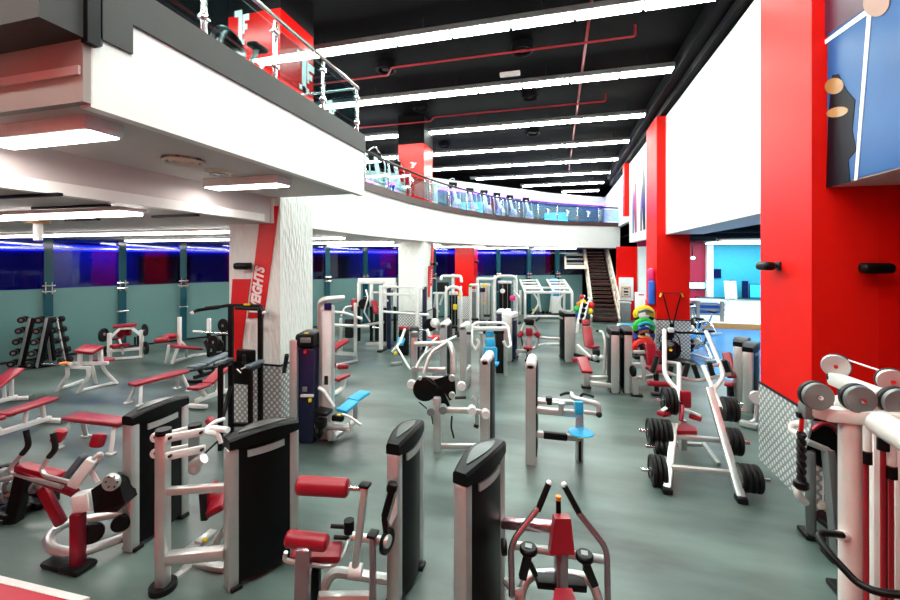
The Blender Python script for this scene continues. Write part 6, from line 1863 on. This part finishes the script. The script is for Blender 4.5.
# dark stack machine under the crossover, cyan and black padded seat behind
t = T('hip_machine', 'black curved stack machine with grey legs between the studded red pillar and white post', 'gym machine', fl(q(822, 545, 4.2)))
d = 4.2
t.p('shroud', 'black', M().prism([q(806, 450, d), q(812, 431, d), q(822, 424, d), q(832, 427, d), q(842, 440, d), (q(842, 476, d)), q(826, 470, d), q(808, 460, d)], FW * .3 + RT * .28))
t.p('shroud_trim', 'maroon_reflect', M().tube([q(812, 430, d - .02), q(822, 423, d - .02), q(833, 426, d - .02), q(843, 440, d - .02)], .02, fil=.1))
t.p('cross_plate', 'silver', M().bar(q(806, 441, d - .03), q(830, 451, d - .1), .09, .05, .01))
t.p('leg', 'grey_metal', M().bar(q(810, 450, d), fl(q(811, 534, 4.35), .03), .09, .09, .02))
t.p('leg', 'grey_metal', M().bar(q(828, 449, d - .1), fl(q(838, 556, 4.0), .03), .09, .09, .02))
t.p('foot', 'black_rubber', M().box(fl(q(811, 535, 4.38), .03), (.18, .2, .06), .02).box(fl(q(836, 557, 4.05), .03), (.18, .2, .06), .02))
t.p('foot_plate', 'dark_metal', M().prism([q(812, 514, 4.3), q(822, 508, 4.4), q(838, 528, 4.2), q(836, 532, 4.1)], UP3 * -.04))
t.p('handle', 'white_post', M().tube([q(806, 424, d), q(793, 424, d + .1), q(791, 430, d + .1), q(800, 436, d)], .035, fil=.08, n=10).tube([q(798, 487, d), q(797, 494, d), q(806, 503, d)], .035, fil=.08, n=10))
t.p('cable', 'white_metal', M().tube([q(824, 465, d), q(823, 505, d)], .008))
t.p('label_plate', 'cream', M().box(q(822, 506, 4.2), (.06, .02, .07), .004))
t = T('stack_cabinet', 'black weight stack cabinet against the alcove wall behind the white crossover', 'cabinet', fl(q(876, 500, 3.15)))
p_ = q(876, 395, 3.15)
t.p('case', 'black', M().box((p_.x + .05, p_.y + .15, .98), (.34, .24, 1.9), .04))
t.p('trim_strip', 'grey_metal', M().box((p_.x + .05, p_.y, 1.94), (.34, .04, .05), .01))
t = T('padded_seat', 'black padded seat backs with cyan edges behind the red guide rods', 'seat', fl(q(875, 560, 3.4)))
d = 3.35
for y0, y1 in ((456, 494), (497, 545)):
    vbox(t, 'back_pad', 'black', 866, 886, y0, y1, d, .12, .03)
    vbox(t, 'pad_edge', 'blue_vinyl', 860.5, 866, y0 + 1, y1 - 1, d, .1, .02)
t.p('frame', 'dark_metal', M().bar(fl(q(874, 560, 3.5), .05), q(874, 460, 3.5), .08, .08))
t.p('base_beam', 'white_post', M().bar(q(862, 556, 3.45), q(925, 562, 3.3), .06, .05, .01))
t.p('foot', 'black', M().box(fl(q(874, 560, 3.5), .03), (.5, .4, .06), .02))

# ================================================================ LIGHT, WORLD, CAMERA
def area(name, loc, size, sizey, power, col=(1, 1, 1), rot=(0, 0, 0)):
    l = bpy.data.lights.new(name, 'AREA')
    l.shape = 'RECTANGLE'
    l.size, l.size_y = size, sizey
    l.energy = power
    l.color = col
    o = bpy.data.objects.new(name, l)
    COL.objects.link(o)
    o.location = loc
    o.rotation_euler = rot
    return o
area('studio_lamp', (8.5, 20.5, 3.9), 5, 5, 520, (.75, .95, 1))
area('studio_floor_lamp', (8, 14, 4.1), 5, 8, 260, (.8, .95, 1))
for gx, gy in ((-18.2, 7.5), (-16.6, 11.5), (-13, 17), (-9.5, 20.5), (-4.5, 24.5)):
    area('added_blue_glow', (gx, gy, 3.45), 1.2, 1.2, 38, (.12, .25, 1))  # unseen blue lamps added outside to make the glass look bluer
w = bpy.data.worlds.new('World')
scene.world = w
w.use_nodes = True
bg = w.node_tree.nodes['Background']
bg.inputs[0].default_value = (.75, .85, 1, 1)
bg.inputs[1].default_value = .02
cam = bpy.data.cameras.new('Camera')
cam.sensor_width = 36
cam.lens = 36 * F / 900
cam.shift_y = -(300 - HY) / 900
cam.clip_start, cam.clip_end = .05, 200
co = bpy.data.objects.new('Camera', cam)
COL.objects.link(co)
co.location = (0, 0, H)
co.rotation_euler = (PI / 2, 0, YAW)
scene.camera = co
vs = scene.view_settings
vs.view_transform = 'Standard'
vs.look = 'None'
vs.gamma = 1
vs.use_curve_mapping = False
vs.exposure = 0.0
scene.cycles.use_denoising = True
scene.cycles.max_bounces = 8
scene.cycles.caustics_reflective = False
scene.cycles.caustics_refractive = False
scene.cycles.transparent_max_bounces = 12
scene.cycles.sample_clamp_indirect = 6
